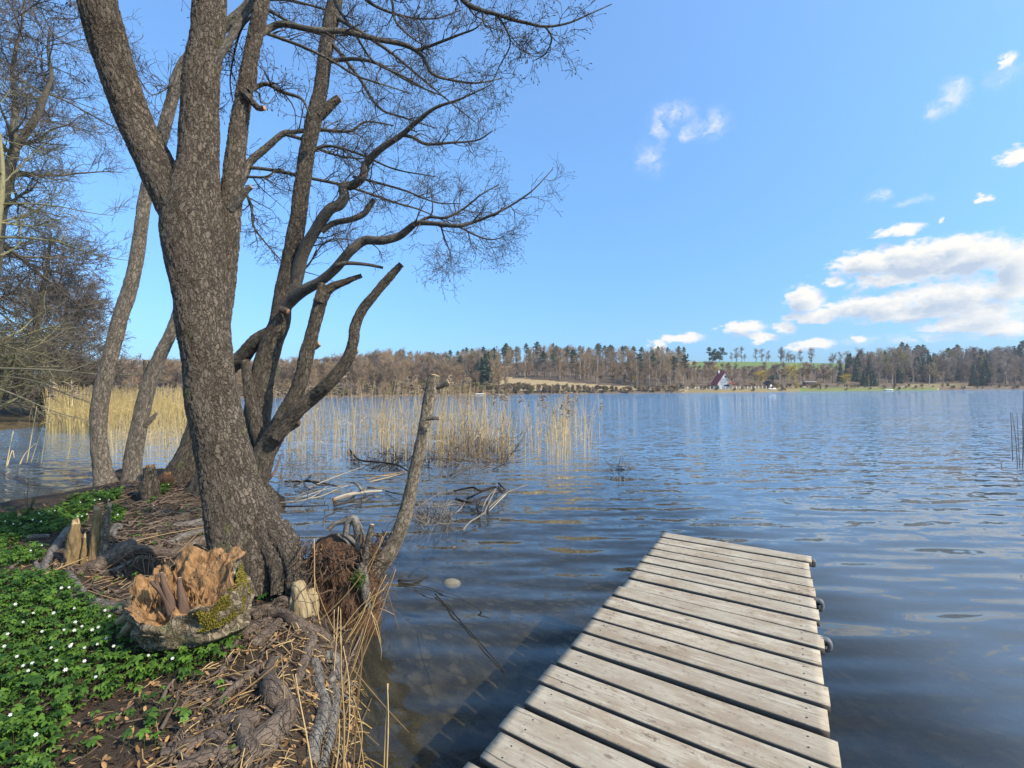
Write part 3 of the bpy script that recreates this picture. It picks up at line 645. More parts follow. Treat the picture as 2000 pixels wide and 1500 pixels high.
for c, m, cm in [([(622,590,11),(627,568,9),(628,553,8)], BARK2, CUTP), ([(600,682,9),(614,676,8),(624,671,6.5)], BARK2, CUTP), ([(678,693,9),(690,686,8),(698,683,6.5)], BARK2, CUTP),
                 ([(548,604,8),(563,609,7)], BARK2, CUT), ([(622,226,13),(640,210,11),(652,200,9),(663,191,7)], BARK2, CUTO), ([(512,870,16),(494,800,14),(484,740,11),(478,704,9)], BARK2, CUTP), ([(560,835,13),(582,822,10)], BARK2, CUT)]:
    limb('branch_stub', c, 6.55 if c[0][0] > 600 else 6.8, cop, m, 18, .015, True, cm, seed=random.randint(1, 90))
def bpair(ctrl, Y, mat=BARKS, sides=16): return branch(ctrl, Y, cop, mat, sides)
bpair([(552,615,12,7),(574,560,14,7),(591,497,13.5,6.9),(616,450,12,6.8),(643,410,11,6.7),(662,400,11,6.7),(672,385,10,6.7),(671,365,9,6.7),(688,362,8.5,6.7),(708,346,8,6.6),(717,318,7.5,6.6),(742,292,7,6.5),(782,265,5.5,6.4),(814,238,4.6,6.3),(850,211,3.2,6.2),(900,193,2,6.1),(960,165,1,6)], 6.8, BARKS, 20)
bpair([(545,612,12,6.95),(566,590,12,6.9),(592,568,11.5,6.8),(625,550,10,6.7),(655,525,10.5,6.6),(685,490,9.5,6.5),(712,470,9,6.5),(745,470,8.5,6.4),(778,462,7.5,6.4),(800,446,7,6.3),(815,436,5.5,6.2),(852,437,4.2,6.1),(895,441,3.6,6),(930,432,3,6),(965,418,2.4,5.9),(1000,400,2,5.9),(1040,372,1.4,5.8),(1080,330,.8,5.8)], 6.6, BARKS, 20)
limb('branch_stub', [(628,452,6,6.8),(652,436,6,6.8),(688,428,6),(710,418,6),(722,402,6),(731,389,5)], 6.7, cop, BARKS, 14, .02, True, CUT, seed=33)
limb('branch_stub', [(656,518,5),(676,514,4.4),(700,515,3.6),(725,518,3.2),(748,523,2.6)], 6.5, cop, BARKS, 10, .02, True, CUT, seed=34)
bpair([(770,275,3.6,6.4),(782,265,3.4),(805,268,3.2),(832,281,3),(877,279,2.4),(931,274,1.7),(962,256,1,6.3)], 6.4)
bpair([(800,446,3.6,6.3),(835,425,3,6.3),(870,425,2.6,6.2),(905,408,2,6.2),(940,380,1.5,6.1),(975,360,.9,6.1)], 6.2)
bpair([(895,441,2.2,6),(930,460,1.8,6),(960,468,1.2,6),(985,462,.8,6)], 6)
bpair([(860,437,1.8,6.1),(868,465,1.5,6.1),(880,495,1.1,6.1),(882,518,.7,6.1)], 6.1)
bpair([(640,120,5,7),(690,115,4,6.8),(740,125,3,6.6),(800,160,2,6.4),(870,190,1,6.3)], 6.8)
bpair([(600,300,4,7),(640,285,3,7),(700,300,2.4,6.8),(770,330,1.6,6.6),(850,345,.9,6.4)], 6.8)
bpair([(690,345,3,6.7),(730,355,2.6,6.6),(790,372,2,6.5),(850,395,1.4,6.4),(900,398,.8,6.3)], 6.6)
bpair([(560,560,3,7),(600,520,2,7.2),(640,470,1.4,7.4),(700,470,.8,7.5)], 7)
bpair([(650,30,5,7),(700,60,4,6.9),(760,100,3,6.8),(820,150,2.2,6.7),(880,200,1.4,6.6),(930,240,.8,6.5)], 6.8)
bpair([(645,80,4,7),(700,150,3.2,7),(740,210,2.4,7),(790,230,1.7,7),(850,250,1,7)], 7)
mbB = MB()
for i, b in enumerate(br): crown_twigs(mbB, [b], 14 if i < 2 else 10, 6, 5, l1=.62, l2=.34, l3=.15, rmin=.0014)
mbB.obj('crown', TWIG, cop)

# --- two slim stems at the left
def slim(label, ctrl, Y, stubs, thin, seed):
    global br
    b0 = P(ctrl[0][0], ctrl[0][1], Y); t = thing('alder_tree', label, 'tree', (b0[0], b0[1], .3)); br = []
    limb('trunk', ctrl, Y, t, BARK3, 44, .02, amp=.12, seed=seed)
    for c, cm in stubs: limb('branch_stub', c, Y, t, BARK3, 14, .02, True, cm, seed=seed + 3)
    mb = MB()
    for c in thin: branch(c, Y, t)
    for b in br: crown_twigs(mb, [b], 14, 5, 4, l1=.65, l2=.36, l3=.16, rmin=.0022)
    mb.obj('crown', TWIG, t)
slim('slim pale stem curving up behind the fork of the thick front alder', [(214,975,40),(207,945,26),(200,915,20),(194,870,18),(193,810,18),(200,760,18.5),(215,700,17.5),(235,620,17),(255,560,16),(268,500,15),(276,440,14),(283,390,14),(298,330,14),(318,260,14),(335,200,13),(352,140,13),(385,95,12),(430,60,11),(470,25,10),(490,0,9),(520,-60,7),(560,-200,4)], 8.0,
     [], [[(470,25,5,8),(520,20,4,8),(570,45,3,8),(640,70,2,8),(720,60,1,8)], [(490,0,4,8),(560,0,3,8),(640,20,2,8),(700,40,1,8)], [(345,160,2,8),(300,185,1.4,7.6),(275,160,1,7.4),(262,130,.7,7.2)]], 21)
slim('slim leaning stem with a sawn stub and a broken snag by the water', [(258,955,30),(258,925,21),(262,880,19),(272,830,17.5),(283,780,16.5),(295,740,16),(315,690,14),(332,655,13),(345,620,12),(360,570,11),(400,480,10),(440,410,9),(474,351,8.5),(490,315,8),(521,288,7),(553,261,6),(575,258,4.5)], 8.2,
     [([(288,760,8),(286,725,7),(286,703,6.5)], CUTP), ([(283,830,8),(296,818,6),(307,806,3)], DRIFT)],
     [[(553,261,5),(589,256,4.4),(630,254,3.6),(683,256,3),(715,238,2.2),(769,245,1.2)], [(553,261,4),(589,272,3.6),(625,292,3),(670,306,2.2),(715,310,1.2)],
      [(480,330,4),(497,328,4),(548,335,3.8),(611,349,3.4),(665,360,3),(706,373,2.6),(773,396,2),(818,409,1.6),(870,432,.9)], [(475,345,3),(520,345,2.4),(545,330,1.6),(570,345,1)],
      [(470,360,3.4),(490,400,3),(495,440,2.6),(515,470,1.8),(550,510,1)]], 27)

# --- leaning cut trunk rising from the rotten root mass
YL = 3.75
lb = P(735, 1115, YL)
lean = thing('leaning_trunk', 'short pale trunk leaning out over the water, its top sawn off beside a side stub', 'tree trunk', (lb[0], lb[1], 0))
limb('trunk', [(690,1165,20),(708,1142,26),(728,1118,26),(752,1090,22),(772,1055,19),(790,1008,16.5),(804,950,15),(817,890,14.2),(828,840,14),(835,800,14),(842,762,13.5),(849,732,12.5)], YL, lean, BARKL, 48, .012, True, CUTP, amp=.14, seed=41, rs=.84)
limb('branch_stub', [(843,755,9),(855,753,8),(866,750,7),(876,746,6.5)], YL, lean, BARKS, 16, .012, True, CUTP, seed=42)
limb('branch_stub', [(832,818,4.5),(846,817,3.6),(858,817,3.2)], YL - .1, lean, BARKS, 10, .012, True, CUTP, seed=43)
limb('branch_stub', [(712,1100,8),(717,1068,6.5),(722,1045,6),(727,1024,4.5)], YL - .2, lean, BARKS, 12, .012, True, CUTP, seed=44)
limb('root', [(705,1100,10,3.55),(712,1140,10,3.5),(714,1170,8,3.5),(722,1190,5,3.5)], 3.5, lean, ROOTG, 12, .02, seed=45)

# ------------------------------------------------------------------ rotten upturned root mass
def root_mass():
    c = P(668, 1105, 3.72)
    t = thing('rotten_root_plate', 'dark upturned root plate full of fine roots between the thick alder and the leaning trunk', 'root plate', (c[0], c[1], 0))
    n, k = 60, 44
    pr = [(-.3, .25), (-.1, .275), (.12, .28), (.32, .27), (.48, .255), (.57, .235), (.63, .19), (.66, .11), (.665, .004)]
    z = np.interp(np.linspace(0, 1, k), np.linspace(0, 1, 9), [a for a, _ in pr]); r = np.interp(np.linspace(0, 1, k), np.linspace(0, 1, 9), [b for _, b in pr])
    th = np.linspace(0, 2 * np.pi, n, endpoint=False)
    base_ = np.stack(np.broadcast_arrays(np.cos(th)[None] * r[:, None], np.sin(th)[None] * r[:, None] * .9, z[:, None]), -1)
    rr = 1 + .28 * fbm(base_ * 9, 3, 4)[..., None]
    q = base_ * np.concatenate([rr, rr, np.ones_like(rr)], -1); q[..., 2] += .06 * fbm(base_ * 7 + 5, 6, 3) + .05 * np.cos(th)[None] * 0
    mb = MB(); mb.grid(q + np.array([c[0], c[1], 0]), True, bk=q); mb.obj('core', PEAT, t)
    # fine hanging roots over the face
    m2 = MB(); N = 330
    a = rng.uniform(-np.pi, .25 * np.pi, N); R0 = rng.uniform(.22, .31, N); z0 = rng.uniform(.2, .68, N)
    p = np.stack([np.cos(a) * R0, np.sin(a) * R0 * .9, z0], -1) + np.array([c[0], c[1], 0]); d = norm(np.stack([np.cos(a) * .35 + rng.normal(size=N) * .3, np.sin(a) * .35 + rng.normal(size=N) * .3, -1 + rng.normal(size=N) * .4], -1))
    K = 7; pts = np.zeros((N, K, 3)); pts[:, 0] = p
    for i in range(1, K): d = norm(d + rng.normal(size=(N, 3)) * .48 + np.array([0, 0, -.1])); pts[:, i] = pts[:, i - 1] + d * rng.uniform(.02, .06, N)[:, None]
    m2.tubes(pts, rng.uniform(.0018, .006, N)[:, None] * np.linspace(1, .4, K)[None], 5); m2.obj('fine_roots', PEATR, t)
    for ctrl in [[(640,1035,5),(655,1022,5),(672,1018,6),(680,1012,7)], [(675,1045,6),(680,1020,7),(690,1012,8),(697,1030,8),(698,1060,5)], [(668,1040,4),(690,1055,6),(700,1068,7),(690,1085,6),(694,1110,4)],
                 [(660,1044,3),(678,1056,4),(686,1070,4),(688,1085,2)], [(700,1020,3),(708,1036,3),(712,1055,2)], [(700,1068,5),(716,1063,3)], [(700,1075,5),(690,1100,4),(680,1118,2)], [(632,1030,2),(634,1010,2),(648,1004,2),(662,995,1)]]:
        limb('root', ctrl, 3.62, t, ROOTG, 10, .02, amp=.12, seed=random.randint(1, 90))
    m3 = MB(); N = 90                                   # bright splintered rim
    for i in range(N):
        a0 = random.uniform(1.2, 3.6); b0 = np.array([c[0] + math.cos(a0) * random.uniform(.1, .2), c[1] - .08 + math.sin(a0) * .12, .57 + random.uniform(-.03, .03)])
        dd = norm(np.array([random.gauss(0, .5), random.gauss(0, .5), random.uniform(.2, 1)])); l = random.uniform(.03, .07)
        m3.tubes(np.array([[b0, b0 + dd * l * .6, b0 + dd * l]]), np.array([[.012, .008, .002]]), 4)
    m3.obj('splinters', ROTT, t)
    # clump of bright moss
    mg = MB(); q = P(702, 1130, 3.45); N = 160
    b0 = q + rng.normal(size=(N, 3)) * .022; dd = norm(rng.normal(size=(N, 3)) + np.array([0, -.4, .5]))
    mg.tubes(np.stack([b0, b0 + dd * .03], 1), np.tile([.003, .0008], (N, 1)), 3); mg.obj('moss', LEAFG, t)
root_mass()

def flare():                       # bleached rotten wood at the foot of the front alder
    mb = MB()
    for ctrl, sd_ in [([(582,1138,10,3.42),(586,1165,19,3.36),(590,1195,21,3.32),(592,1222,15,3.3)], 3), ([(606,1150,8,3.42),(610,1185,13,3.38),(606,1220,10,3.35)], 5)]:
        p, r = stem(ctrl, 3.5, 36); mb.tube(p, r, 30, True, True, fn=lumps(sd_, .75, 16), rn=.6)
    mb.obj('rotten_flare', ROTP, alder)
    for ctrl in [[(510,1010,34,3.78),(528,1050,33,3.72),(543,1088,29,3.64),(548,1125,22,3.54),(540,1165,12,3.45)], [(492,1040,36,3.76),(504,1085,38,3.69),(510,1125,33,3.62),(504,1170,18,3.52)], [(540,1030,26,3.72),(566,1075,25,3.63),(576,1118,20,3.53),(565,1165,9,3.43)], [(430,1110,30,3.7),(415,1150,24,3.6),(400,1180,14,3.5)], [(585,1100,14,3.6),(600,1150,11,3.45),(598,1200,8,3.35)]]:
        limb('root_flare', ctrl, 3.6, alder, BARK, 30, .015, amp=.22, seed=random.randint(1, 90))
flare()

# ------------------------------------------------------------------ surface roots (ground-following, traced)
def groot(ctrl, parent, mat=ROOT, sides=14, lift=.38, name='root'):
    c = []
    for (u, v, r) in ctrl:
        p = GB(u, v, 0.02); rm = r * p[1] / F * 1.05; z = float(bank_h(p[0], p[1])); p2 = G(u, v, z + rm * lift); c.append([*p2, rm])
    q = cr(np.array(c), max(10, len(c) * 7)); mb = MB()
    mb.tube(q[:, :3], np.maximum(q[:, 3], .003), sides, True, True, capm=0, fn=lumps(random.randint(1, 99), .3, 14), rn=random.random())
    pp, rr_ = q[None, :, :3], q[None, :, 3]
    a, ra = spawn(pp, rr_, 7, .05, .95, .16, 55, 7, 0, .28, .38, .0022, .8, .3, .6)
    b, rb = spawn(a, ra, 2, .2, 1, .09, 45, 6, 0, .3, .6, .0016, .8, .3, .6)
    for t_, tr_ in ((a, ra), (b, rb)):
        g_ = bank_h(t_[..., 0], t_[..., 1]); k_ = np.linspace(0, 1, t_.shape[1])[None] ** .6
        t_ = t_.copy(); t_[..., 2] = t_[..., 2] * (1 - k_) + (g_ + .004) * k_; mb.tubes(t_, tr_, 6)
    return mb.obj(name, mat, parent)
def z5(l): return [(330 + a * .2334, 1150 + b * .2334, c * .2334) for a, b, c in l]
def z2(l): return [(130 + a * .16, 880 + b * .16, c * .16) for a, b, c in l]
for l in [[(700,240,30),(800,200,42),(950,215,50),(1060,290,55),(1150,360,52),(1190,430,48),(1150,540,45),(1130,620,42),(1090,720,40),(1050,820,30)],
          [(1100,290,35),(1250,370,38),(1350,450,36),(1405,500,28)], [(1180,500,25),(1330,495,30),(1405,510,24)], [(1240,560,22),(1350,545,30),(1440,600,28),(1430,660,20)],
          [(920,280,40),(820,380,48),(700,470,50)], [(620,400,45),(740,320,52),(850,280,45)], [(930,570,22),(800,640,30),(650,740,34),(500,870,34),(380,1010,24)],
          [(870,600,40),(840,700,52),(830,800,70),(890,900,95),(970,970,80),(950,1080,75),(850,1200,90),(720,1300,80),(640,1420,60)], [(1050,930,35),(1010,1080,45),(930,1220,48),(850,1340,46),(700,1440,44),(600,1520,40)],
          [(760,1100,60),(640,1090,75),(500,1110,60),(320,1150,45)], [(600,1120,60),(640,1250,80),(680,1380,80),(640,1430,50)],
          [(60,1520,50),(300,1400,56),(490,1345,50)], [(-60,1400,50),(150,1320,58),(290,1275,45)], [(110,1260,20),(300,1215,42),(400,1240,44),(500,1290,30)],
          [(660,280,18),(600,370,18),(520,540,19),(430,720,20),(370,850,20),(290,1010,18)], [(-40,930,16),(150,880,20),(250,800,20),(400,750,16)], [(-60,1390,18),(130,1200,22),(270,1070,20)], [(100,1000,14),(180,900,16),(300,830,14)],
          [(880,130,40),(960,120,50),(1060,145,45)], [(560,300,20),(640,200,24),(760,170,30),(860,150,25)]]:
    groot(z5(l), alder)
for l in [[(1210,600,40),(1240,700,50),(1250,850,48),(1290,980,55),(1270,1120,60),(1220,1250,60),(1200,1450,55)], [(1310,880,25),(1370,830,36),(1385,920,45),(1370,1080,50),(1340,1250,44),(1300,1420,44),(1280,1530,40)], [(1300,560,40),(1380,600,50),(1390,700,44),(1340,780,30)]]:
    groot(z5(l), alder, ROOTG)
for l in [[(700,1230,45),(860,1220,62),(1050,1225,64),(1250,1255,60),(1450,1225,60),(1600,1130,58),(1780,1030,50)], [(1300,920,30),(1500,900,44),(1720,870,50)], [(860,1010,14),(1050,935,16),(1200,920,17),(1400,960,15),(1700,950,14)],
          [(1200,1150,25),(1400,1060,44),(1560,1010,48),(1760,980,45)], [(540,1000,20),(600,910,26),(660,930,26),(580,1010,24),(610,1080,18)], [(700,1160,22),(850,1090,28),(1000,1080,22),(1150,1100,16)], [(300,1450,60),(500,1340,95),(700,1220,100),(830,1120,60)],
          [(1300,820,20),(1420,850,26),(1500,780,20)], [(700,780,12),(860,710,16),(1000,740,15),(1100,800,10)], [(1000,900,12),(1150,1000,18),(1350,1010,16),(1500,1050,10)], [(400,1500,25),(620,1440,28),(800,1350,25),(1000,1260,20)], [(150,1500,30),(260,1390,35),(420,1320,30)]]:
    groot(z2(l), alder, ROOTG if random.random() < .4 else ROOT)
for l in [[(150,1010,5),(100,1080,7),(80,1130,6),(65,1140,4)], [(230,1190,9),(190,1180,8),(150,1170,6),(120,1150,4)], [(130,1120,8),(170,1170,10),(230,1190,11),(300,1200,7)], [(20,1055,5),(60,1050,6),(95,1048,4)], [(90,1140,4),(60,1090,4),(20,1110,3)]]:
    groot(l, alder, ROOTG, 10)
# fine matted roots on the mound
mbm = MB()
for i in range(500):
    if i >= 420: u0, v0 = random.uniform(330, 690), random.uniform(1190, 1500)
    elif i < 300: u0, v0 = random.uniform(180, 400), random.uniform(938, 1075)
    else: u0, v0 = random.uniform(90, 420), random.uniform(1030, 1170)
    du = random.uniform(25, 80); sl = random.uniform(-.35, .15) if i < 420 else random.uniform(-2.2, 1.2)
    q = []
    for k in range(6):
        uu, vv = u0 + du * (k / 5 - .5) + random.gauss(0, 3), v0 + du * sl * (k / 5 - .5) + random.gauss(0, 2.5)
        p = GB(uu, vv, .01); p[2] = float(bank_h(p[0], p[1])) + random.uniform(.0, .03); q.append(p)
    q = cr(np.array(q), 12); mbm.tubes(q[None], (random.uniform(.004, .011) * np.linspace(1, .5, 12))[None], 5)
tag(mbm.obj('root_mat', ROOTR), 'matted thin reddish roots covering the earth mound', 'roots', kind='stuff')

# ------------------------------------------------------------------ stumps
def chunk():
    c = GB(368, 1262); c = np.array([c[0], c[1], float(bank_h(c[0], c[1]))])
    t = thing('tree_stump', 'broken hollow stump with orange rotten heart and yellow moss beside the thick alder', 'stump', c)
    n = 96; th = np.linspace(0, 2 * np.pi, n, endpoint=False); cx, sx = np.cos(th), np.sin(th)
    # theta 0 = right, pi/2 = away, -pi/2 = towards the photographer
    rim = .35 + .09 * np.exp(-((np.angle(np.exp(1j * (th - 1.75)))) / .33) ** 2) + .07 * np.exp(-((np.angle(np.exp(1j * (th - .65)))) / .4) ** 2) - .05 * np.exp(-((np.angle(np.exp(1j * (th + 1.6)))) / .8) ** 2)
    rim = rim + .09 * np.exp(-((np.angle(np.exp(1j * (th - .15)))) / .5) ** 2)
    rim = rim + .055 * fbm(np.stack([cx * 5, sx * 5, 0 * cx], -1), 4, 4)
    rows = [(.19, -.08, 0), (.225, .0, 0), (.26, .06, 0), (.295, .11, 0), (.312, .13, 0), (.318, .155, 0), (.31, .24, 0), (.300, .8, 1), (.292, .95, 1), (.284, 1.0, 1), (.276, 1.0, 1)]
    rows2 = [(.278, .99, 1), (.255, 1.0, 1), (.21, .97, 1), (.14, .93, 1), (.07, .90, 1), (.005, .89, 1)]
    def ringset(rw, up, seed, amp):
        rr = np.array([a for a, _, _ in rw]); I = np.linspace(0, len(rw) - 1, up); r = np.interp(I, range(len(rw)), rr)
        out = []
        for j, x in enumerate(I):
            zz = []
            for a, b, k in rw: zz.append(b * rim if k else np.full(n, b))
            zz = np.array(zz); i0 = min(int(x), len(rw) - 2); f = x - i0; z = zz[i0] * (1 - f) + zz[i0 + 1] * f
            el = (1 + .12 * cx) * (1 + .055 * np.cos(3 * th + .9) + .045 * np.cos(5 * th + 2.1))
            out.append(np.stack([cx * r[j] * el * 1.02, sx * r[j] * .82, z], -1))
        q = np.array(out); nz = fbm(q * 11, seed, 4)[..., None] * amp
        q = q + np.concatenate([q[..., :2] * nz * 3.0, nz * .5], -1); return q
    ta = math.radians(20); ct_, st_ = math.cos(ta), math.sin(ta)
    def TL(q): q = np.asarray(q); return np.stack([q[..., 0], q[..., 1] * ct_ - q[..., 2] * st_ + .07, q[..., 1] * st_ + q[..., 2] * ct_ + .05], -1)
    o_ = ringset(rows, 46, 11, .09); bk = np.stack(np.broadcast_arrays(cx[None] * .3, sx[None] * .3, o_[..., 2]), -1)
    mb = MB(); mb.grid(TL(o_) + c, True, bk=bk, rn=.6); mb.obj('bark', BARKC, t)
    i_ = ringset(rows2, 34, 17, .16); ed_ = np.clip((.285 - np.hypot(i_[..., 0] / 1.1, i_[..., 1] / .82)) / .06, 0, 1); i_[..., 2] += ed_ * (.10 * fbm(i_ * np.array([24, 11, 8]), 8, 4) + .045 * np.abs(fbm(i_ * np.array([60, 20, 20]), 9, 3)) - .03); mb = MB(); mb.grid(TL(i_) + c, True, bk=i_, rn=.5); mb.obj('rotten_heart', ROTT, t)
    # inner slabs and prongs
    for x, y, z, l, r0, mt, ln in [(-.03, .02, .22, .2, .02, ROOTR, (0, .25)), (.035, .03, .22, .2, .018, ROTP, (.0, .2)), (-.10, .0, .22, .18, .03, ROTT, (0, .3)), (.1, .05, .22, .16, .02, ROTP, (.05, .2)), (-.16, .05, .24, .14, .022, ROTP, (-.1, .2)), (.15, .02, .22, .14, .018, ROTT, (.1, .1))]:
        mb = MB(); p = np.array([[x + ln[0] * l * s_, y + ln[1] * l * s_, z + l * s_] for s_ in np.linspace(0, 1, 14)]); p = TL(p * np.array([1, 1, .42]) + np.array([0, 0, .205])) + c
        mb.tube(p, r0 * (1.1 - .5 * np.linspace(0, 1, 14)), 18, True, True, fn=lumps(random.randint(1, 90), .9, 34)); mb.obj('wood_slab', mt, t)
    mb = MB(); N = 170
    for i in range(N):
        a_ = random.uniform(0, 6.28); q_ = random.uniform(.05, .23); b_ = TL(np.array([math.cos(a_) * q_, math.sin(a_) * q_ * .8, random.uniform(.25, .30)])) + c; l_ = random.uniform(.04, .085)
        d_ = norm(np.array([random.gauss(0, .3), random.gauss(0, .3), 1.])); mb.tubes(np.array([[b_, b_ + d_ * l_ * .6, b_ + d_ * l_]]), np.array([[.006, .005, .0012]]) * random.uniform(.5, 1.6), 5)
    mb.obj('splinters', ROTT, t)
    for ctrl in [[(345,1222,17),(336,1188,14),(322,1162,9),(303,1142,7),(294,1136,4)], [(342,1205,13),(334,1172,9),(322,1146,7),(315,1118,4)], [(332,1180,9),(318,1155,6),(307,1140,4),(305,1120,2.5)], [(360,1215,10),(358,1180,9),(352,1150,6),(350,1128,4)]]:
        limb('prong', ctrl, c[1] - .16, t, ROOTP, 18, .012, True, CUTP, amp=.4, seed=random.randint(1, 90))
    for ctrl in [[(300,1170,16),(270,1185,13),(245,1205,10),(228,1216,6)], [(310,1190,18),(280,1200,15),(250,1225,10),(232,1245,5)], [(305,1205,14),(285,1215,12),(262,1210,9),(244,1190,4)], [(290,1150,8),(262,1178,7),(235,1178,5)]]:
        limb('root', ctrl, c[1] - .02, t, ROTP, 16, .012, amp=.35, seed=random.randint(1, 90))
    mb = MB(); b0 = c + np.array([.03, -.17, .27]); q = np.array([[-.015, -.02, 0], [.03, -.026, -.004], [.045, -.008, .008], [.028, .014, .018], [-.02, .012, .014]]) + b0   # pale broken face
    k = mb.verts(np.vstack([q, [q.mean(0) + np.array([0, -.01, .012])]])); mb.tris([[k + j, k + (j + 1) % 5, k + 5] for j in range(5)]); mb.obj('pale_chip', CUTP, t)
    # moss cushion on the right shoulder
    mm = MB(); N = 9000; a = rng.normal(-.40, .36, N); hh = rng.uniform(.18, 1.0, N) ** .9
    rimi = np.interp(np.mod(a, 2 * np.pi), np.append(th, 2 * np.pi), np.append(rim, rim[0])); lim = .175 + (rimi - .175) * hh
    r = .318 - .02 * hh
    k = (fbm(np.stack([a * 5, hh * 4, 0 * a], -1), 3, 4) > -.30 + 1.0 * np.abs((a + .40) / .72) ** 3 + .35 * np.abs(hh - .5) ** 2); a, lim, r = a[k], lim[k], r[k]; N = len(a)
    b0 = np.stack([np.cos(a) * r * (1 + .12 * np.cos(a)) * 1.02, np.sin(a) * r * .82, lim], -1); b0 = TL(b0) + c
    dr = norm(np.stack([np.cos(a), np.sin(a), .4 + 0 * a], -1) + rng.normal(size=(N, 3)) * .5); l = rng.uniform(.01, .024, N)[:, None]
    mm.tubes(np.stack([b0 - dr * .006, b0 + dr * l * .6, b0 + dr * l], 1), np.tile([.0055, .0045, .001], (N, 1)), 4); mm.obj('moss', MOSSY, t)
BARKC = bark('stump_bark', (.022, .016, .01), (.10, .076, .046), (.25, .195, .125), 34., 0.0, moss=.44, stretch=.6)
ROOTP = simple('smooth_root', (.05, .03, .02), (.17, .10, .065), 40, rndmix=.15, bs=.9, bd=.012, stretch=(1, 1, .2))
chunk()

def splinter_stump(label, parts, Yz, mat=ROTH):
    p0 = GB(parts[0][0][0], parts[0][0][1]); t = thing('broken_stump', label, 'stump', p0)
    for k, ctrl in enumerate(parts):
        mb = MB(); p, r = stem(ctrl, p0[1], 36); n = 22
        def fn(bk, d, q, s=random.randint(1, 99)): return .75 * fbm(np.stack([bk[..., 0] * 34, bk[..., 1] * 34, bk[..., 2] * 9], -1), s, 3)
        V = mb.tube(p, r, n, True, False, fn=fn); m2 = mb
        # jagged torn top
        top = V[-1]; ct = top.mean(0); jag = top + np.array([0, 0, 1.]) * rng.uniform(.0, .05, n)[:, None] + (ct - top) * .35
        o = mb.verts(np.vstack([top, jag, [ct - np.array([0, 0, .02])]]))
        mb.quads([[o + j, o + (j + 1) % n, o + n + (j + 1) % n, o + n + j] for j in range(n)], 1); mb.tris([[o + n + j, o + n + (j + 1) % n, o + 2 * n] for j in range(n)], 1)
        mb.obj('trunk' if k == 0 else 'splinter', [mat if k % 2 == 0 else BARKL, CUTP], t)
splinter_stump('short torn stump with a crumbling honey-coloured side, left of the splintered pair', [[(142,1100,20),(146,1060,15),(148,1035,12),(150,1022,10)], [(135,1095,12),(140,1078,10),(150,1060,6)], [(163,1105,6),(164,1075,5),(166,1050,3)]], 0)
splinter_stump('splintered pale stump torn into two upright spikes on the bank', [[(185,1095,22),(188,1060,15),(190,1030,11),(190,995,7)], [(198,1085,11),(206,1050,8),(210,1020,6),(214,988,4)], [(190,1020,4),(182,1015,4),(173,1012,3)], [(200,1060,6),(204,1030,6),(202,1005,3)]], 0)
def knob(label, ctrl, mat, moss=True):
    p0 = GB(ctrl[0][0], ctrl[0][1]); t = thing('small_stump', label, 'stump', p0); mb = MB(); p, r = stem(ctrl, p0[1], 30)
    mb.tube(p, r, 30, True, True, fn=lumps(random.randint(1, 90), .3, 12), rn=.5); mb.obj('trunk', [mat], t)
    mb = MB(); q = p[-1]
    for k in range(14):
        a = random.uniform(0, 6.28); b0 = q + np.array([math.cos(a), math.sin(a), -.3]) * r[-1] * .8; mb.tubes(np.array([[b0, b0 + [random.gauss(0, .01), random.gauss(0, .01), .05]]]), np.array([[.012, .003]]), 5)
    mb.obj('splinters', ROTT, t)
knob('mossy upright stump between the slim stems and the coppiced alder', [(291,975,22),(292,950,20),(293,930,16),(294,912,10)], BARK2)
knob('low dark rounded stump on the waterline left of the coppiced alder', [(325,950,24),(326,935,22),(327,925,12)], PEAT)
knob('tiny sawn sapling stub at the edge of the anemones by the inlet', [(38,1018,5),(38,1008,5),(38,1002,4)], CUTP)

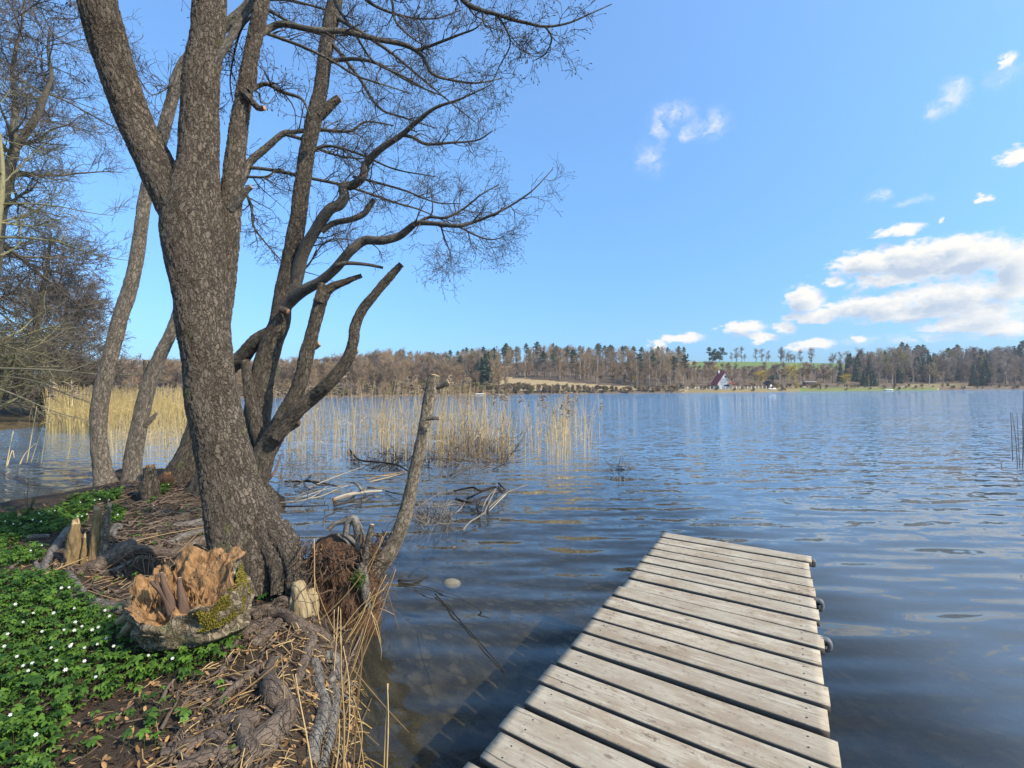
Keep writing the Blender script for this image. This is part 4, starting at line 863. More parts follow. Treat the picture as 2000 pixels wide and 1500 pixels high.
# ------------------------------------------------------------------ dock
def build_dock():
    z = .35
    TL, TR = G(1300, 1040, z), G(1581, 1086, z); BR = G(1628, 1500, z); BL = G(922, 1500, z)
    ax = norm((TR - BR) + (TL - BL)); ax[2] = 0; ax = norm(ax); wx = np.array([ax[1], -ax[0], 0])
    cR = (TR - TL) @ wx; o = TL
    w = float(cR)
    sk = float((TR - TL) @ ax) / w                                    # boards lie slightly askew
    t = thing('wooden_dock', 'narrow weathered grey plank dock running out over the lake', 'dock', (TL + TR) / 2 - np.array([0, 0, .35]))
    pitch = float(np.linalg.norm(TR - BR)) / 14.0; bw = pitch * .84; th = .042
    mb = MB(); nS = 30
    for i in range(24):
        r_ = random.Random(i * 3 + 1)
        s0 = -i * pitch; x0 = r_.uniform(-.018, .014) - .004; x1 = w + r_.uniform(-.014, .016); dz = r_.uniform(-.006, .005); tw = r_.uniform(-.012, .012)
        xs = np.linspace(x0, x1, nS)
        # cross-section loop with softened edges
        e = .006; sec = [(0, -th), (0, -e), (-e * .3, -e * .3), (-e, 0), (-bw * .33, .0015), (-bw * .66, .0015), (-bw + e, 0), (-bw + e * .3, -e * .3), (-bw, -e), (-bw, -th)]
        wv = np.array([[n2(x * 2., i * 3.1, 1., 5), n2(x * 2., i * 3.1 + 50, 1., 6)] for x in xs])
        pts = np.zeros((nS, len(sec), 3)); bk = np.zeros_like(pts)
        for a, x in enumerate(xs):
            for b, (s, h) in enumerate(sec):
                ss = s0 + s + (wv[a, 0] * .004 if b < 4 else (wv[a, 1] * .004 if b > 5 else 0)) + sk * x + tw * (x / w - .5)
                pts[a, b] = o + wx * x + ax * ss + np.array([0, 0, h + dz + .003 * wv[a, 1]])
                bk[a, b] = (x, s, i * 1.7 + h)
        k = mb.grid(pts, True, 0, bk, rn=r_.random())
        m_ = len(sec)
        for end, rows in ((0, range(m_)), (nS - 1, range(m_ - 1, -1, -1))):
            c = mb.verts([pts[end].mean(0)], [bk[end].mean(0)], .5); mb.tris([[k + end * m_ + j, k + end * m_ + (j + 1) % m_, c] if end else [k + (j + 1) % m_, k + j, c] for j in range(m_)])
        for xx in (.09, w - .09):                                     # nail heads
            for f in (.28, .72):
                c = o + wx * xx + ax * (s0 - bw * f + sk * xx) + np.array([0, 0, dz + .0022]); a = np.linspace(0, 6.283, 8, endpoint=False)
                kk = mb.verts(np.stack([c[0] + .0045 * np.cos(a), c[1] + .0045 * np.sin(a), np.full(8, c[2])], -1)); mb.quads([[kk, kk + 1, kk + 2, kk + 3], [kk, kk + 3, kk + 4, kk + 7], [kk + 4, kk + 5, kk + 6, kk + 7]], 1)
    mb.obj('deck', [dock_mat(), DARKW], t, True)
    for xx in (.11, w - .10):
        mb = MB(); L = 24 * pitch; c = o + wx * xx + ax * (-L / 2 + sk * xx) + np.array([0, 0, -th - .075]); mb.box(c, (.075, L - .06, .14), rot=math.atan2(ax[1], ax[0]) - math.pi / 2); mb.obj('stringer', BROWNW, t)
    for s in (.4, 1.45, 2.45):
        for xx in (.10, w - .11):
            mb = MB(); c = o + wx * xx - ax * s; mb.tube(np.array([c + [0, 0, -1.6], c + [0, 0, -.6], c + [0, 0, -th - .01]]), np.array([.05, .05, .05]), 14, False, True); mb.obj('post', BROWNW, t)
    # folded hose loops nailed to the right edge
    def hose(label, s, size, style):
        c = o + wx * (w + .012) - ax * s + ax * sk * w + np.array([0, 0, -.012]); mb = MB()
        prof = {'cap': [(-.03, .004), (.02, .008), (.04, -.005), (.045, -.04), (.035, -.075), (.018, -.07), (.012, -.03)],
                'loop': [(-.03, .006), (.02, .012), (.048, .0), (.058, -.05), (.05, -.10), (.034, -.115), (.02, -.095), (.016, -.04)],
                'roll': [(-.03, .006), (.02, .014), (.05, .006), (.068, -.03), (.06, -.075), (.036, -.09), (.018, -.07), (.018, -.035)]}[style]
        q = cr(np.array([(a, b, 0) for a, b in prof]), 40)[:, :2] * size; hw = .05 * size; tk = .011
        nrm = np.stack([-np.gradient(q[:, 1]), np.gradient(q[:, 0])], 1); nrm = nrm / np.linalg.norm(nrm, axis=1, keepdims=True)
        ring = []
        for a, b in ((-hw, tk), (-hw * .5, tk * 1.3), (0, tk * .8), (hw * .5, tk * 1.3), (hw, tk), (hw, -tk), (0, -tk), (-hw, -tk)):
            q2 = q + nrm * b; ring.append(c + wx * q2[:, :1] + np.array([0, 0, 1.]) * q2[:, 1:] + ax * a)
        mb.grid(np.stack(ring, 1), True)
        tag(mb.obj('dock_fender', HOSE), label, 'fender', 'hose loops on the dock edge')
    hose('dark folded hose cap on the outermost corner of the dock', .09, .42, 'cap')
    hose('grey hose folded into a double loop on the middle of the dock edge', 5.1 * pitch, .42, 'loop')
    hose('grey rolled hose end nailed to the dock edge, nearest to the shore', 8.2 * pitch, .45, 'roll')
def dock_mat():
    m, nt = mk('weathered_planks'); bk = attr(nt, 'bk').outputs['Vector']; rn = attr(nt, 'rnd').outputs['Fac']
    wv = noise(nt, mulv(nt, bk, (2.2, 5, 5)), 1.6, 3).outputs['Color']
    gv = nd(nt, 'ShaderNodeVectorMath', {0: wv, 1: (.0, .05, .0), 2: bk}, operation='MULTIPLY_ADD').outputs[0]
    g1 = noise(nt, mulv(nt, gv, (2.5, 90, 9)), 1, 5, .65).outputs['Fac']
    g2 = noise(nt, mulv(nt, gv, (7, 260, 9)), 1, 3, .6).outputs['Fac']
    st = noise(nt, mulv(nt, bk, (5, 12, 9)), 1, 5, .7).outputs['Fac']; st2 = noise(nt, mulv(nt, bk, (22, 34, 9)), 1, 5, .75).outputs['Fac']
    big = noise(nt, mulv(nt, bk, (1.6, 2.5, 3)), 1, 3).outputs['Fac']
    f = mth(nt, 'ADD', mth(nt, 'MULTIPLY', g1, .6), mth(nt, 'MULTIPLY', g2, .4))
    c = ramp(nt, f, [(.32, (.11, .085, .06)), (.45, (.35, .295, .212)), (.62, (.53, .46, .345))])
    c = mixc(nt, mth(nt, 'MULTIPLY', nd(nt, 'ShaderNodeMapRange', {'Value': st, 'From Min': .42, 'From Max': .58}).outputs[0], .80), c, (.25, .178, .11, 1))
    c = mixc(nt, mth(nt, 'MULTIPLY', nd(nt, 'ShaderNodeMapRange', {'Value': st2, 'From Min': .56, 'From Max': .64}).outputs[0], .75), c, (.07, .042, .025, 1))
    c = mixc(nt, nd(nt, 'ShaderNodeMapRange', {'Value': big, 'From Min': .35, 'From Max': .7, 'To Min': 0, 'To Max': .5}).outputs[0], c, (.37, .33, .25, 1))
    c = mixc(nt, mth(nt, 'MULTIPLY', rn, .42), c, (.24, .195, .14, 1))
    ck = noise(nt, mulv(nt, gv, (1.3, 55, 7)), 1, 2, .4).outputs['Fac']; c = mixc(nt, mth(nt, 'MULTIPLY', nd(nt, 'ShaderNodeMapRange', {'Value': ck, 'From Min': .30, 'From Max': .26}).outputs[0], .75), c, (.06, .045, .03, 1))
    kn = nd(nt, 'ShaderNodeTexVoronoi', {'Vector': mulv(nt, bk, (3.2, 7, 5)), 'Scale': 1.0}, feature='F1').outputs['Distance']
    c = mixc(nt, mth(nt, 'MULTIPLY', nd(nt, 'ShaderNodeMapRange', {'Value': kn, 'From Min': .05, 'From Max': .09, 'To Min': 1, 'To Max': 0}).outputs[0], .7), c, (.12, .07, .04, 1))
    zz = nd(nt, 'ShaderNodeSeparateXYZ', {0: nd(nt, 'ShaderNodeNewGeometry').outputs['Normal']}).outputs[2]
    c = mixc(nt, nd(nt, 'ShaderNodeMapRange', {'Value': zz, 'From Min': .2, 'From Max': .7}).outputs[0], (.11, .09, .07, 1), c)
    return fin(m, nt, c, .8, bump=mth(nt, 'ADD', f, mth(nt, 'MULTIPLY', st2, -.2)), bs=.5, bd=.006, spec=.25)
build_dock()

# ------------------------------------------------------------------ ground cover
def inpoly(u, v, poly):
    ins = np.zeros(np.shape(u), bool); n = len(poly)
    for i in range(n):
        a, b = poly[i], poly[(i + 1) % n]; c = (a[1] > v) != (b[1] > v); ins ^= c & (u < a[0] + (v - a[1]) * (b[0] - a[0]) / ((b[1] - a[1]) or 1e-9))
    return ins
def projv(p):
    q = p - CAM; w = q @ FW; return 1000 + F * (q @ RT) / w, 750 - F * (q @ UP) / w
GREEN = [[(-400,1120),(0,1125),(120,1120),(160,1165),(235,1215),(260,1265),(330,1290),(420,1240),(480,1225),(440,1285),(360,1325),(290,1325),(220,1350),(140,1375),(110,1430),(115,1520),(-400,1600)],
         [(-400,1040),(0,1012),(120,1000),(170,985),(195,990),(150,1035),(60,1048),(0,1075),(-300,1100)], [(0,1075),(85,1065),(85,1095),(0,1110)],
         [(285,970),(320,955),(345,948),(330,975),(300,990)], [(210,1000),(245,1000),(240,1020),(212,1024)], [(130,985),(240,975),(235,990),(150,1000)]]
SPARSE = [[(110,1350),(420,1300),(450,1400),(250,1500),(60,1500)], [(480,1230),(500,1260),(470,1290),(440,1280)], [(500,1160),(540,1150),(540,1175),(505,1180)]]
def leaf_cover():
    mb = MB(); N = 62000
    x = rng.uniform(-7, -.5, N); y = rng.uniform(1.0, 8.5, N); k = sdist(x, y) > .05; x, y = x[k], y[k]
    u, v = projv(np.stack([x, y, np.full_like(x, .3)], -1))
    keep = np.zeros(len(u), bool)
    for g in GREEN: keep |= inpoly(u, v, g)
    for g in SPARSE: keep |= inpoly(u, v, g) & (rng.random(len(u)) < .10)
    keep &= (n2(x, y, 2.6, 12) > -.42)
    keep |= (rng.random(len(u)) < .012) & (u < 460) & (v > 990)
    x, y = x[keep], y[keep]; z = bank_h(x, y); n = len(x)
    h = rng.uniform(.02, .085, n); sz = rng.uniform(.013, .026, n); yaw = rng.uniform(0, 6.283, n); tilt = rng.normal(0, .28, (n, 2)); rn = rng.random(n)
    lobes = []
    for a in range(5):
        ang = (a - 2) * 1.0
        for j in range(n if False else 1): pass
        ca, sa = np.cos(yaw + ang), np.sin(yaw + ang); L = sz * (1.0 if abs(a - 2) < 2 else .8) * 1.25; W = sz * .36
        def pt(f, s_, dz): 
            px_ = x + ca * L * f - sa * W * s_; py_ = y + sa * L * f + ca * W * s_
            return np.stack([px_, py_, z + h + dz + tilt[:, 0] * (px_ - x) + tilt[:, 1] * (py_ - y)], -1)
        p = np.stack([pt(.04, 0, 0), pt(.55, -1, .003), pt(.8, -.75, .0), pt(1.05, -.15, -.006), pt(1.0, .3, -.006), pt(.75, .9, .0), pt(.5, 1, .003), pt(.6, 0, -.003)], 1)
        o = mb.verts(p, None, np.repeat(rn, 8)); i = o + np.arange(n)[:, None] * 8
        mb.quads(np.concatenate([i + np.array([[0, 1, 2, 7]]), i + np.array([[7, 2, 3, 4]]), i + np.array([[7, 4, 5, 6]])]))
        mb.tris(i + np.array([[0, 7, 6]]))
    st = np.stack([np.stack([x, y, z - .01], -1), np.stack([x, y, z + h], -1)], 1); mb.tubes(st, np.tile([.0012, .0009], (n, 1)), 3, rn=rn)
    tag(mb.obj('ground_cover', LEAFG, None, True), 'low green anemone foliage carpeting the bank', 'ground cover', kind='stuff')
leaf_cover()
def litter():
    mb = MB(); N = 30000
    x = rng.uniform(-6, -.4, N); y = rng.uniform(1.0, 8, N); d = sdist(x, y); k = d > .0; x, y = x[k], y[k]
    u, v = projv(np.stack([x, y, np.full_like(x, .3)], -1))
    pr = np.where(inpoly(u, v, [(250,1330),(480,1240),(560,1190),(700,1230),(720,1540),(90,1540),(130,1380)]), .85, .10)
    for g in GREEN[:3]: pr = np.where(inpoly(u, v, g), .05, pr)
    pr = np.where(v < 1020, .05, pr)
    k = rng.random(len(x)) < pr; x, y = x[k], y[k]; z = bank_h(x, y); n = len(x)
    sz = rng.uniform(.006, .020, n); yaw = rng.uniform(0, 6.283, n); R = rng.normal(0, .55, (n, 2)); cu = rng.normal(0, .4, n); h = rng.uniform(.004, .03, n); rn = rng.random(n)
    pts = []
    for (a, b) in [(-1, 0), (-.4, -.42), (.45, -.38), (1.05, 0), (.4, .4), (-.45, .36), (0, 0)]:
        lx, ly = a * sz, b * sz * 1.1; X = x + np.cos(yaw) * lx - np.sin(yaw) * ly; Y = y + np.sin(yaw) * lx + np.cos(yaw) * ly
        pts.append(np.stack([X, Y, z + h + R[:, 0] * lx + R[:, 1] * ly + cu * (a * a + b * b * 3) * sz], -1))
    p = np.stack(pts, 1); o = mb.verts(p, None, np.repeat(rn, 7)); i = o + np.arange(n)[:, None] * 7
    mb.tris(np.concatenate([i + np.array([[j, (j + 1) % 6, 6]]) for j in range(6)]))
    tag(mb.obj('leaf_litter', LEAFB), 'brown dead leaves scattered over the bank', 'leaf litter', kind='stuff')
    # short bits of straw
    mb = MB(); N = 9000; x = rng.uniform(-4, -.4, N); y = rng.uniform(1.0, 5, N); k = sdist(x, y) > -.02; x, y = x[k], y[k]
    u, v = projv(np.stack([x, y, np.full_like(x, .3)], -1))
    pr = np.where(inpoly(u, v, [(330,1340),(480,1250),(560,1200),(720,1240),(720,1540),(200,1540)]), .5, np.where(inpoly(u, v, [(60,1000),(400,1060),(330,1180),(60,1140)]), .12, .03))
    k = rng.random(len(x)) < pr; x, y = x[k], y[k]; n = len(x); L = rng.uniform(.03, .15, n) * rng.uniform(.4, 1, n); a = rng.normal(.9, .8, n)
    x1, y1 = x + np.cos(a) * L, y + np.sin(a) * L; z0 = bank_h(x, y) + rng.uniform(.005, .04, n); z1 = bank_h(x1, y1) + rng.uniform(.005, .06, n)
    mb.tubes(np.stack([np.stack([x, y, z0], -1), np.stack([(x + x1) / 2, (y + y1) / 2, (z0 + z1) / 2 + .004], -1), np.stack([x1, y1, z1], -1)], 1), np.repeat(rng.uniform(.0014, .0034, n)[:, None], 3, 1), 4)
    tag(mb.obj('straw_litter', STRAW), 'short broken bits of straw lying between the roots', 'straw', kind='stuff')
litter()

def twig_litter():
    mb = MB(); N = 2600; x = rng.uniform(-6, -.5, N); y = rng.uniform(1.1, 7.5, N); k = sdist(x, y) > .0; x, y = x[k], y[k]; n = len(x)
    L = rng.uniform(.04, .3, n) * rng.uniform(.3, 1, n); a = rng.uniform(0, 6.28, n); K = 5; s_ = np.linspace(-.5, .5, K)
    X = x[:, None] + np.cos(a)[:, None] * L[:, None] * s_ + rng.normal(0, .004, (n, K)); Y = y[:, None] + np.sin(a)[:, None] * L[:, None] * s_ + rng.normal(0, .004, (n, K))
    Z = bank_h(X, Y) + rng.uniform(.004, .022, n)[:, None]; mb.tubes(np.stack([X, Y, Z], -1), rng.uniform(.0015, .0055, n)[:, None] * np.linspace(1, .6, K), 5)
    tag(mb.obj('twig_litter', ROOTR), 'dark little twigs strewn over the soil of the bank', 'twigs', kind='stuff')
twig_litter()

# flowers
def anemones():
    mb = MB()
    for k in range(6):
        a = k * math.pi / 3; ca, sa = math.cos(a), math.sin(a)
        def q(r, s, z): return [ca * r - sa * s, sa * r + ca * s, z]
        o = mb.verts([q(.002, 0, 0), q(.008, -.005, .003), q(.016, -.0055, .004), q(.021, 0, .002), q(.016, .0055, .004), q(.008, .005, .003)], None, .5)
        mb.quads([[o, o + 1, o + 2, o + 5], [o + 5, o + 2, o + 3, o + 4]])
    th = np.linspace(0, 2 * np.pi, 8, endpoint=False)
    o = mb.verts([[.004 * math.cos(a), .004 * math.sin(a), .003] for a in th] + [[0, 0, .007]], None, .5); mb.tris([[o + j, o + (j + 1) % 8, o + 8] for j in range(8)], 1)
    mb.tubes(np.array([[[0, 0, -.12], [.002, 0, -.06], [0, 0, 0]]]), np.array([[.0012, .0012, .0012]]), 4, m=2)
    me = mb.mesh('wood_anemone', [PETAL, POLLEN, LEAFG], False)
    px_ = [(105,1197),(145,1188),(147,1215),(150,1226),(160,1223),(145,1231),(125,1230),(147,1255),(137,1262),(140,1258),(165,1265),(138,1278),(165,1291),(192,1225),(180,1230),(193,1240),(207,1246),(222,1262),(190,1258),(100,1255),(128,1308),(187,1322),(82,1233),(63,1222),(33,1282),(45,1300),(63,1295),(14,1345),(20,1396),(70,1435),(290,1280),(323,1284),(337,1286),(205,1192),(214,1203),(117,1148),(135,1147),(8,1262),(65,1197),(84,1160),(120,1148),(10,1018),(40,1022),(64,1015),(80,1018),(95,998),(76,1002),(107,997),(125,1024),(26,1023),(157,981),(195,975),(152,1008),(160,1008),(170,1004),(185,977),(213,976),(230,1005),(300,987),(329,946),(60,1075),(82,1065),(15,1238),(75,1260),(100,1265),(30,1180),(55,1310),(170,1200),(45,1215),(110,1290)]
    for i, (u, v) in enumerate(px_):
        if i % 4 == 3 and v > 1130: continue
        p = GB(u, v, .09); o = bpy.data.objects.new('wood_anemone', me); COL.objects.link(o); o.location = Vector(p.tolist())
        f = Vector((-p[0] * .35 + random.gauss(0, .25), -p[1] * .35 + random.gauss(0, .2), 1.0)); o.rotation_euler = f.to_track_quat('Z', 'Y').to_euler(); s = random.uniform(.34, .52) * (1 if v > 1100 else .95); o.scale = (s, s, s)
        z = ('white wood anemone flower in the green carpet below the hollow stump' if v > 1130 and u < 270 else 'white wood anemone flower right at the foot of the hollow stump' if v > 1130 else 'white wood anemone flower in the strip of leaves along the inlet' if u < 140 else 'white wood anemone flower on the brown mound near the slim stems')
        tag(o, z, 'flower', z.replace('white wood anemone flower', 'anemones'))
anemones()

# ------------------------------------------------------------------ reeds, straw stalks and sticks
def stalk(label, ctrl, Y=None, r=.0035, mat=STRAW, name='reed_stalk', group=None, plume=0, gz=None, cat='reed'):
    if Y is None: b0 = GB(ctrl[0][0], ctrl[0][1], .02); Y = b0[1]
    if gz is not None: c = [G(u, v, gz(k / max(1, len(ctrl) - 1))) for k, (u, v) in enumerate(ctrl)]
    else: c = [P(u, v, Y + .03 * k) for k, (u, v) in enumerate(ctrl)]
    p = cr(np.array(c), 16); mb = MB(); mb.tube(p, np.linspace(r, r * .55, 16), 6, True, True, rn=random.random(), fn=lambda bk, d, q: .25 * (np.sin(bk[..., 2] * 40) > .95))
    o = mb.obj(name, [mat], None); tag(o, label, cat, group)
    if plume:
        m2 = MB(); d = norm(p[-1] - p[-3]); plume_at(m2, p[-1], d, plume); m2.obj('plume', PLUME, o)
    return o
def plume_at(mb, p, d, L, n=26):
    b = p + d * (rng.uniform(-.8, .25, n) * L)[:, None]; side = np.array([.45, .1, -.35]); dr = norm(rng.normal(size=(n, 3)) * .45 + side + d * .5); l = rng.uniform(.25, .55, n)[:, None] * L
    mb.tubes(np.stack([b, b + dr * l * .5, b + dr * l + np.array([0, 0, -.12]) * l], 1), np.tile([.004, .010, .002], (n, 1)) * (L / .25), 4)
def z1(l): return [(540 + a * .1733, 1000 + b * .1733) for a, b in l]
def z6(l): return [(300 + a * .3667, 950 + b * .3667) for a, b in l]
gA = 'dry reed stalks along the bank edge'
FG = [z1([(720,1480),(600,1230),(490,960),(430,720),(430,300)]), z1([(690,1180),(700,850),(680,640),(590,430)]), z1([(850,1180),(860,900),(790,600)]), z1([(410,1300),(830,880),(1130,440),(1240,220)]), z1([(780,1200),(1000,750),(1120,470),(1200,270)]),
      z1([(690,1200),(1000,1060),(1200,870),(1260,790)]), z1([(760,1500),(900,1250),(1110,850)]), z1([(870,1400),(1050,1100),(1190,750)]), z1([(950,1490),(1090,1230),(1330,620)]), z1([(720,1500),(725,1300),(722,1090)]), z1([(650,1480),(648,1300),(650,1100)]),
      z1([(780,1480),(960,1180),(1060,900)]), z1([(840,1490),(1000,1200),(1180,960)]), z1([(740,1330),(950,1150),(1220,980)]),
      z6([(1010,1560),(1015,1250),(1000,1000),(1000,800)]), z6([(1060,1560),(1085,1200),(1105,1000),(1110,850)]), z6([(850,1540),(810,1300),(780,1150),(755,1000)]), z6([(1225,1560),(1235,1300),(1250,1050)]), z6([(1240,1560),(1250,1250),(1245,1050)]),
      z6([(1040,1560),(1010,1420),(980,1250)]), z6([(1000,1540),(1040,1300),(1040,1040),(1010,850)]), z6([(960,1560),(985,1400),(990,1240)]), z6([(1080,1560),(1110,1300),(1050,1080)]), z6([(940,1560),(975,1330),(985,1170)]), z6([(1130,1560),(1100,1350),(1060,1170)]),
      z6([(1030,1480),(1075,1200),(1120,880),(1180,680)]), z6([(1000,1300),(1100,950),(1200,700),(1290,440)]), z6([(980,1080),(1060,980),(1180,600),(1240,470)]), z6([(990,1200),(1020,1000),(1060,820)]), z6([(1020,1100),(1080,900),(1150,640)]), z6([(1000,760),(1080,700),(1170,590)]), z6([(930,860),(1100,640),(1230,545)]),
      z6([(960,1000),(975,800),(985,640)]), z6([(890,760),(860,560),(855,280)]), z6([(700,1180),(690,1000),(680,900)])]
for i, c in enumerate(FG):
    b0 = GB(min(c[0][0], 705), min(c[0][1], 1540), .02)
    up = c[-1][0] - c[0][0]
    where = ('bent tan reed stalk leaning against the dark root plate' if c[0][1] < 1275 else 'dry tan reed stalk standing in the tuft at the waters edge below the root plate')
    stalk(where, c, max(1.9, min(b0[1], 3.5)), random.uniform(.003, .0046), group=gA if c[0][1] >= 1275 else 'reed stalks against the root plate')
gB = 'dry reeds bent down from the bank over the water'
for c in [z1([(1240,870),(1290,1030),(1380,1330)]), z1([(1060,1130),(1130,1250),(1180,1480)]), z6([(1050,960),(1230,1170),(1360,1310)]), z6([(1160,670),(1210,850),(1210,930)]), z6([(740,1000),(780,1160),(830,1380),(850,1500)])]:
    stalk('thin reed stalk drooping from the bank down into the dark water', c, 3.0 if c[0][1] < 1250 else 2.4, .003, group=gB)
for lab, c in [('long golden reed lying from the litter up to the curved root', [(425,1385),(520,1315),(600,1240)]), ('long pale reed lying across the roots in front of the splintered stump', [(85,1122),(180,1085),(282,1052),(402,1028)]), ('pale reed lying below the splintered stump towards the hollow stump', [(155,1145),(205,1112),(258,1075)]), ('short pale reed leaning on the root left of the thick alder', [(350,1078),(378,1050),(402,1024)]), ('golden stick pointing at the hollow stump from the left', [(170,1153),(200,1163),(232,1172)])]:
    stalk(lab, c, None, .0045, gz=(lambda t, c=c: float(GB(*c[int(round(t * (len(c) - 1)))])[2]) + .05), name='reed_stalk')
# stalks standing in the inlet on the left
gC = 'reed stalks standing in the inlet'
for i, (c, pl) in enumerate([([(80,908),(88,850),(96,790),(98,752)], .42), ([(52,905),(62,850),(72,793)], 0), ([(12,912),(20,870),(26,842)], 0), ([(14,910),(24,880),(28,895)], 0), ([(38,908),(50,885),(70,866)], 0), ([(60,905),(72,868),(85,830)], 0), ([(72,904),(78,880)], 0), ([(130,900),(140,860),(148,820)], 0), ([(153,888),(163,850)], 0), ([(140,795),(143,770),(140,757)], .42)]):
    lab = {0: 'tallest reed with a feathery plume standing in the inlet', 9: 'plumed reed further off in the inlet, half hidden by branches'}.get(i, 'bare straw-coloured reed stalk standing in the inlet, without a plume')
    stalk(lab, c, 12.0 if i < 9 else 14, .011, mat=REED, group=None if i in (0, 9) else gC, plume=pl)
gD = 'thin dark reeds at the right edge'
for c in [[(1978,900),(1974,805)], [(1988,927),(1984,860),(1977,806)], [(1993,927),(1990,880),(1986,806)], [(1997,925),(1998,860),(1997,807)], [(2001,915),(1999,850),(1999,760)], [(1957,920),(1955,902)]]:
    stalk('thin dark reed standing in open water at the right edge', c, 10.5, .008, mat=REEDD, group=gD)

def reed_field(name, label, n, fn_uv, hh, rad, mat, plume_p, lean=.10):
    mb = MB(); u, v = fn_uv(n); pts = np.array([G(a, b, 0) for a, b in zip(u, v)]); n = len(pts)
    hh = hh(np.asarray(u)) if callable(hh) else hh; h = hh * rng.uniform(.4, 1.12, n); d = rng.normal(0, lean, (n, 2)); K = 5; s = np.linspace(0, 1, K)
    q = pts[:, None] + np.concatenate([(d[:, None] * (s[None, :, None] ** 1.6) * h[:, None, None]), (h[:, None] * s[None])[..., None]], -1); q[:, 0, 2] = -.3
    R = rad * rng.uniform(.6, 1.2, n)[:, None] * (1 - .5 * s)[None]; mb.tubes(q, R, 3)
    mp = MB(); k = rng.random(n) < plume_p; k &= h > hh * .75
    # a few long blades
    kb = rng.random(n) < .5; b0 = q[kb, 2]; dr = norm(np.stack([rng.normal(size=kb.sum()), rng.normal(size=kb.sum()), rng.uniform(.3, 1.2, kb.sum())], -1)); l = rng.uniform(.2, .5, kb.sum())[:, None]
    mb.tubes(np.stack([b0, b0 + dr * l * .6, b0 + dr * l + np.array([0, 0, -.12])], 1), np.tile([.004, .006, .001], (kb.sum(), 1)) * rad / .006, 3)
    for i in np.where(k)[0]: plume_at(mp, q[i, -1], norm(q[i, -1] - q[i, -2]), rng.uniform(.2, .32), 11)
    o = mb.obj(name, mat); tag(o, label, 'reeds', kind='stuff')
    if k.any(): mp.obj('plumes', PLUME, o)
def f_mid(n):
    u = []; v = []
    while len(u) < n:
        a = random.uniform(540, 1190); 
        b = random.uniform(838, 905) if a < 1000 else random.uniform(835, 905) 
        dens = np.interp(a, [540, 580, 760, 800, 840, 930, 990, 1010, 1060, 1080, 1140, 1160, 1190], [.3, .6, .65, .9, .9, 1, .85, .35, .45, .65, .5, .15, .04])
        dens *= .45 + .55 * max(0, math.sin(a * .11 + 2 * math.sin(a * .037))) + .25 * (n2(a, b * 2, .05, 3) > 0)
        if random.random() < dens: u.append(a); v.append(b)
    return u, v
reed_field('reed_bed', 'sparse tan reeds standing in the lake in front of the far shore', 1050, f_mid, lambda u: np.interp(u, [900, 1010], [1.95, 1.6]), .0065, REED, .22)
def f_gold(n):
    v = 795 + 55 * rng.random(n) ** 1.2; u = rng.uniform(90, 395, n); k = (v < np.interp(u, [90, 150, 250, 395], [845, 850, 842, 845]) + rng.normal(0, 4, n)); return u[k], v[k]
reed_field('reed_bed', 'dense golden reed bed behind the slim stems on the left', 5200, f_gold, 2.0, .011, REEDG, .13, .07)
def f_goldf(n):
    return rng.uniform(215, 380, n), 850 + 50 * rng.random(n) ** 1.6
reed_field('reed_bed', 'thin straggling reeds in the water between the slim stems and the coppiced alder', 260, f_goldf, 1.1, .0075, REED, 0, .16)

# ------------------------------------------------------------------ drift wood, sticks, brush
def z3(a, b): return 520 + a * .265, 850 + b * .265
def drift(label, lines, mat=DRIFT, z0=.02, capm=None, name='fallen_branch', cat='branch', twigs=0):
    t = None
    for k, (l, r, zz) in enumerate(lines):
        c = [G(*z3(a, b), z0 + zz * (.3 + .7 * math.sin(math.pi * min(1, i / max(1, len(l) - 1)) * .9))) for i, (a, b) in enumerate(l)]
        q = cr(np.array(c), max(8, len(l) * 5)); rr = r * q[0][1] / F * .265; mb = MB()
        mb.tube(q, np.linspace(rr, rr * .55, len(q)), 9, True, True, capm=1, fn=lumps(random.randint(1, 99), .18, 14))
        if twigs:
            a, ra = spawn(q[None], np.full((1, len(q)), rr), twigs, .2, 1, .3, 50, 5, 0, .3, .5, .003); mb.tubes(a, ra, 4)
        if t is None: t = thing(name, label, cat, (q[0][0], q[0][1], 0))
        mb.obj('limb' if k == 0 else 'twig', [mat, capm or mat], t)
    return t
drift('pale barkless log lying in the water with an orange sawn stub', [([(500,478),(560,452),(640,432),(740,418),(850,410)], 17, .04), ([(700,415),(690,385),(655,352),(625,352)], 10, .16), ([(720,410),(745,385),(800,388),(880,400)], 8, .08), ([(640,440),(560,462),(495,482)], 14, .03)], DRIFTP, capm=CUTO, name='drift_log', cat='log')
drift('forked grey branch reaching out into open water, outermost of the driftwood', [([(1450,700),(1500,640),(1580,590),(1680,500),(1780,420),(1930,365)], 7, .06), ([(1580,600),(1620,480),(1695,390)], 7, .12), ([(1700,380),(1640,500),(1600,590)], 5, .16), ([(1780,420),(1700,500),(1640,560)], 5, .05)], DRIFTP, twigs=1)
drift('dark crooked branch lying behind the forked grey branch', [([(1380,410),(1520,385),(1580,410),(1680,380),(1740,425)], 8, .12), ([(1400,470),(1500,495),(1560,470),(1660,440),(1760,400)], 10, .06), ([(1550,470),(1560,540),(1580,590)], 7, .06), ([(1630,490),(1630,550),(1510,590)], 7, .08), ([(1480,470),(1560,430),(1690,385)], 7, .14), ([(1715,355),(1755,395)], 8, .06)], DARKW, twigs=1)
drift('thin looping twig branch left of the forked grey branch', [([(1180,540),(1300,525),(1400,510),(1440,530),(1390,580)], 6, .1), ([(1090,548),(1150,505),(1280,430),(1380,415)], 4, .08), ([(1440,530),(1480,470)], 4, .08)], DRIFT, twigs=2)
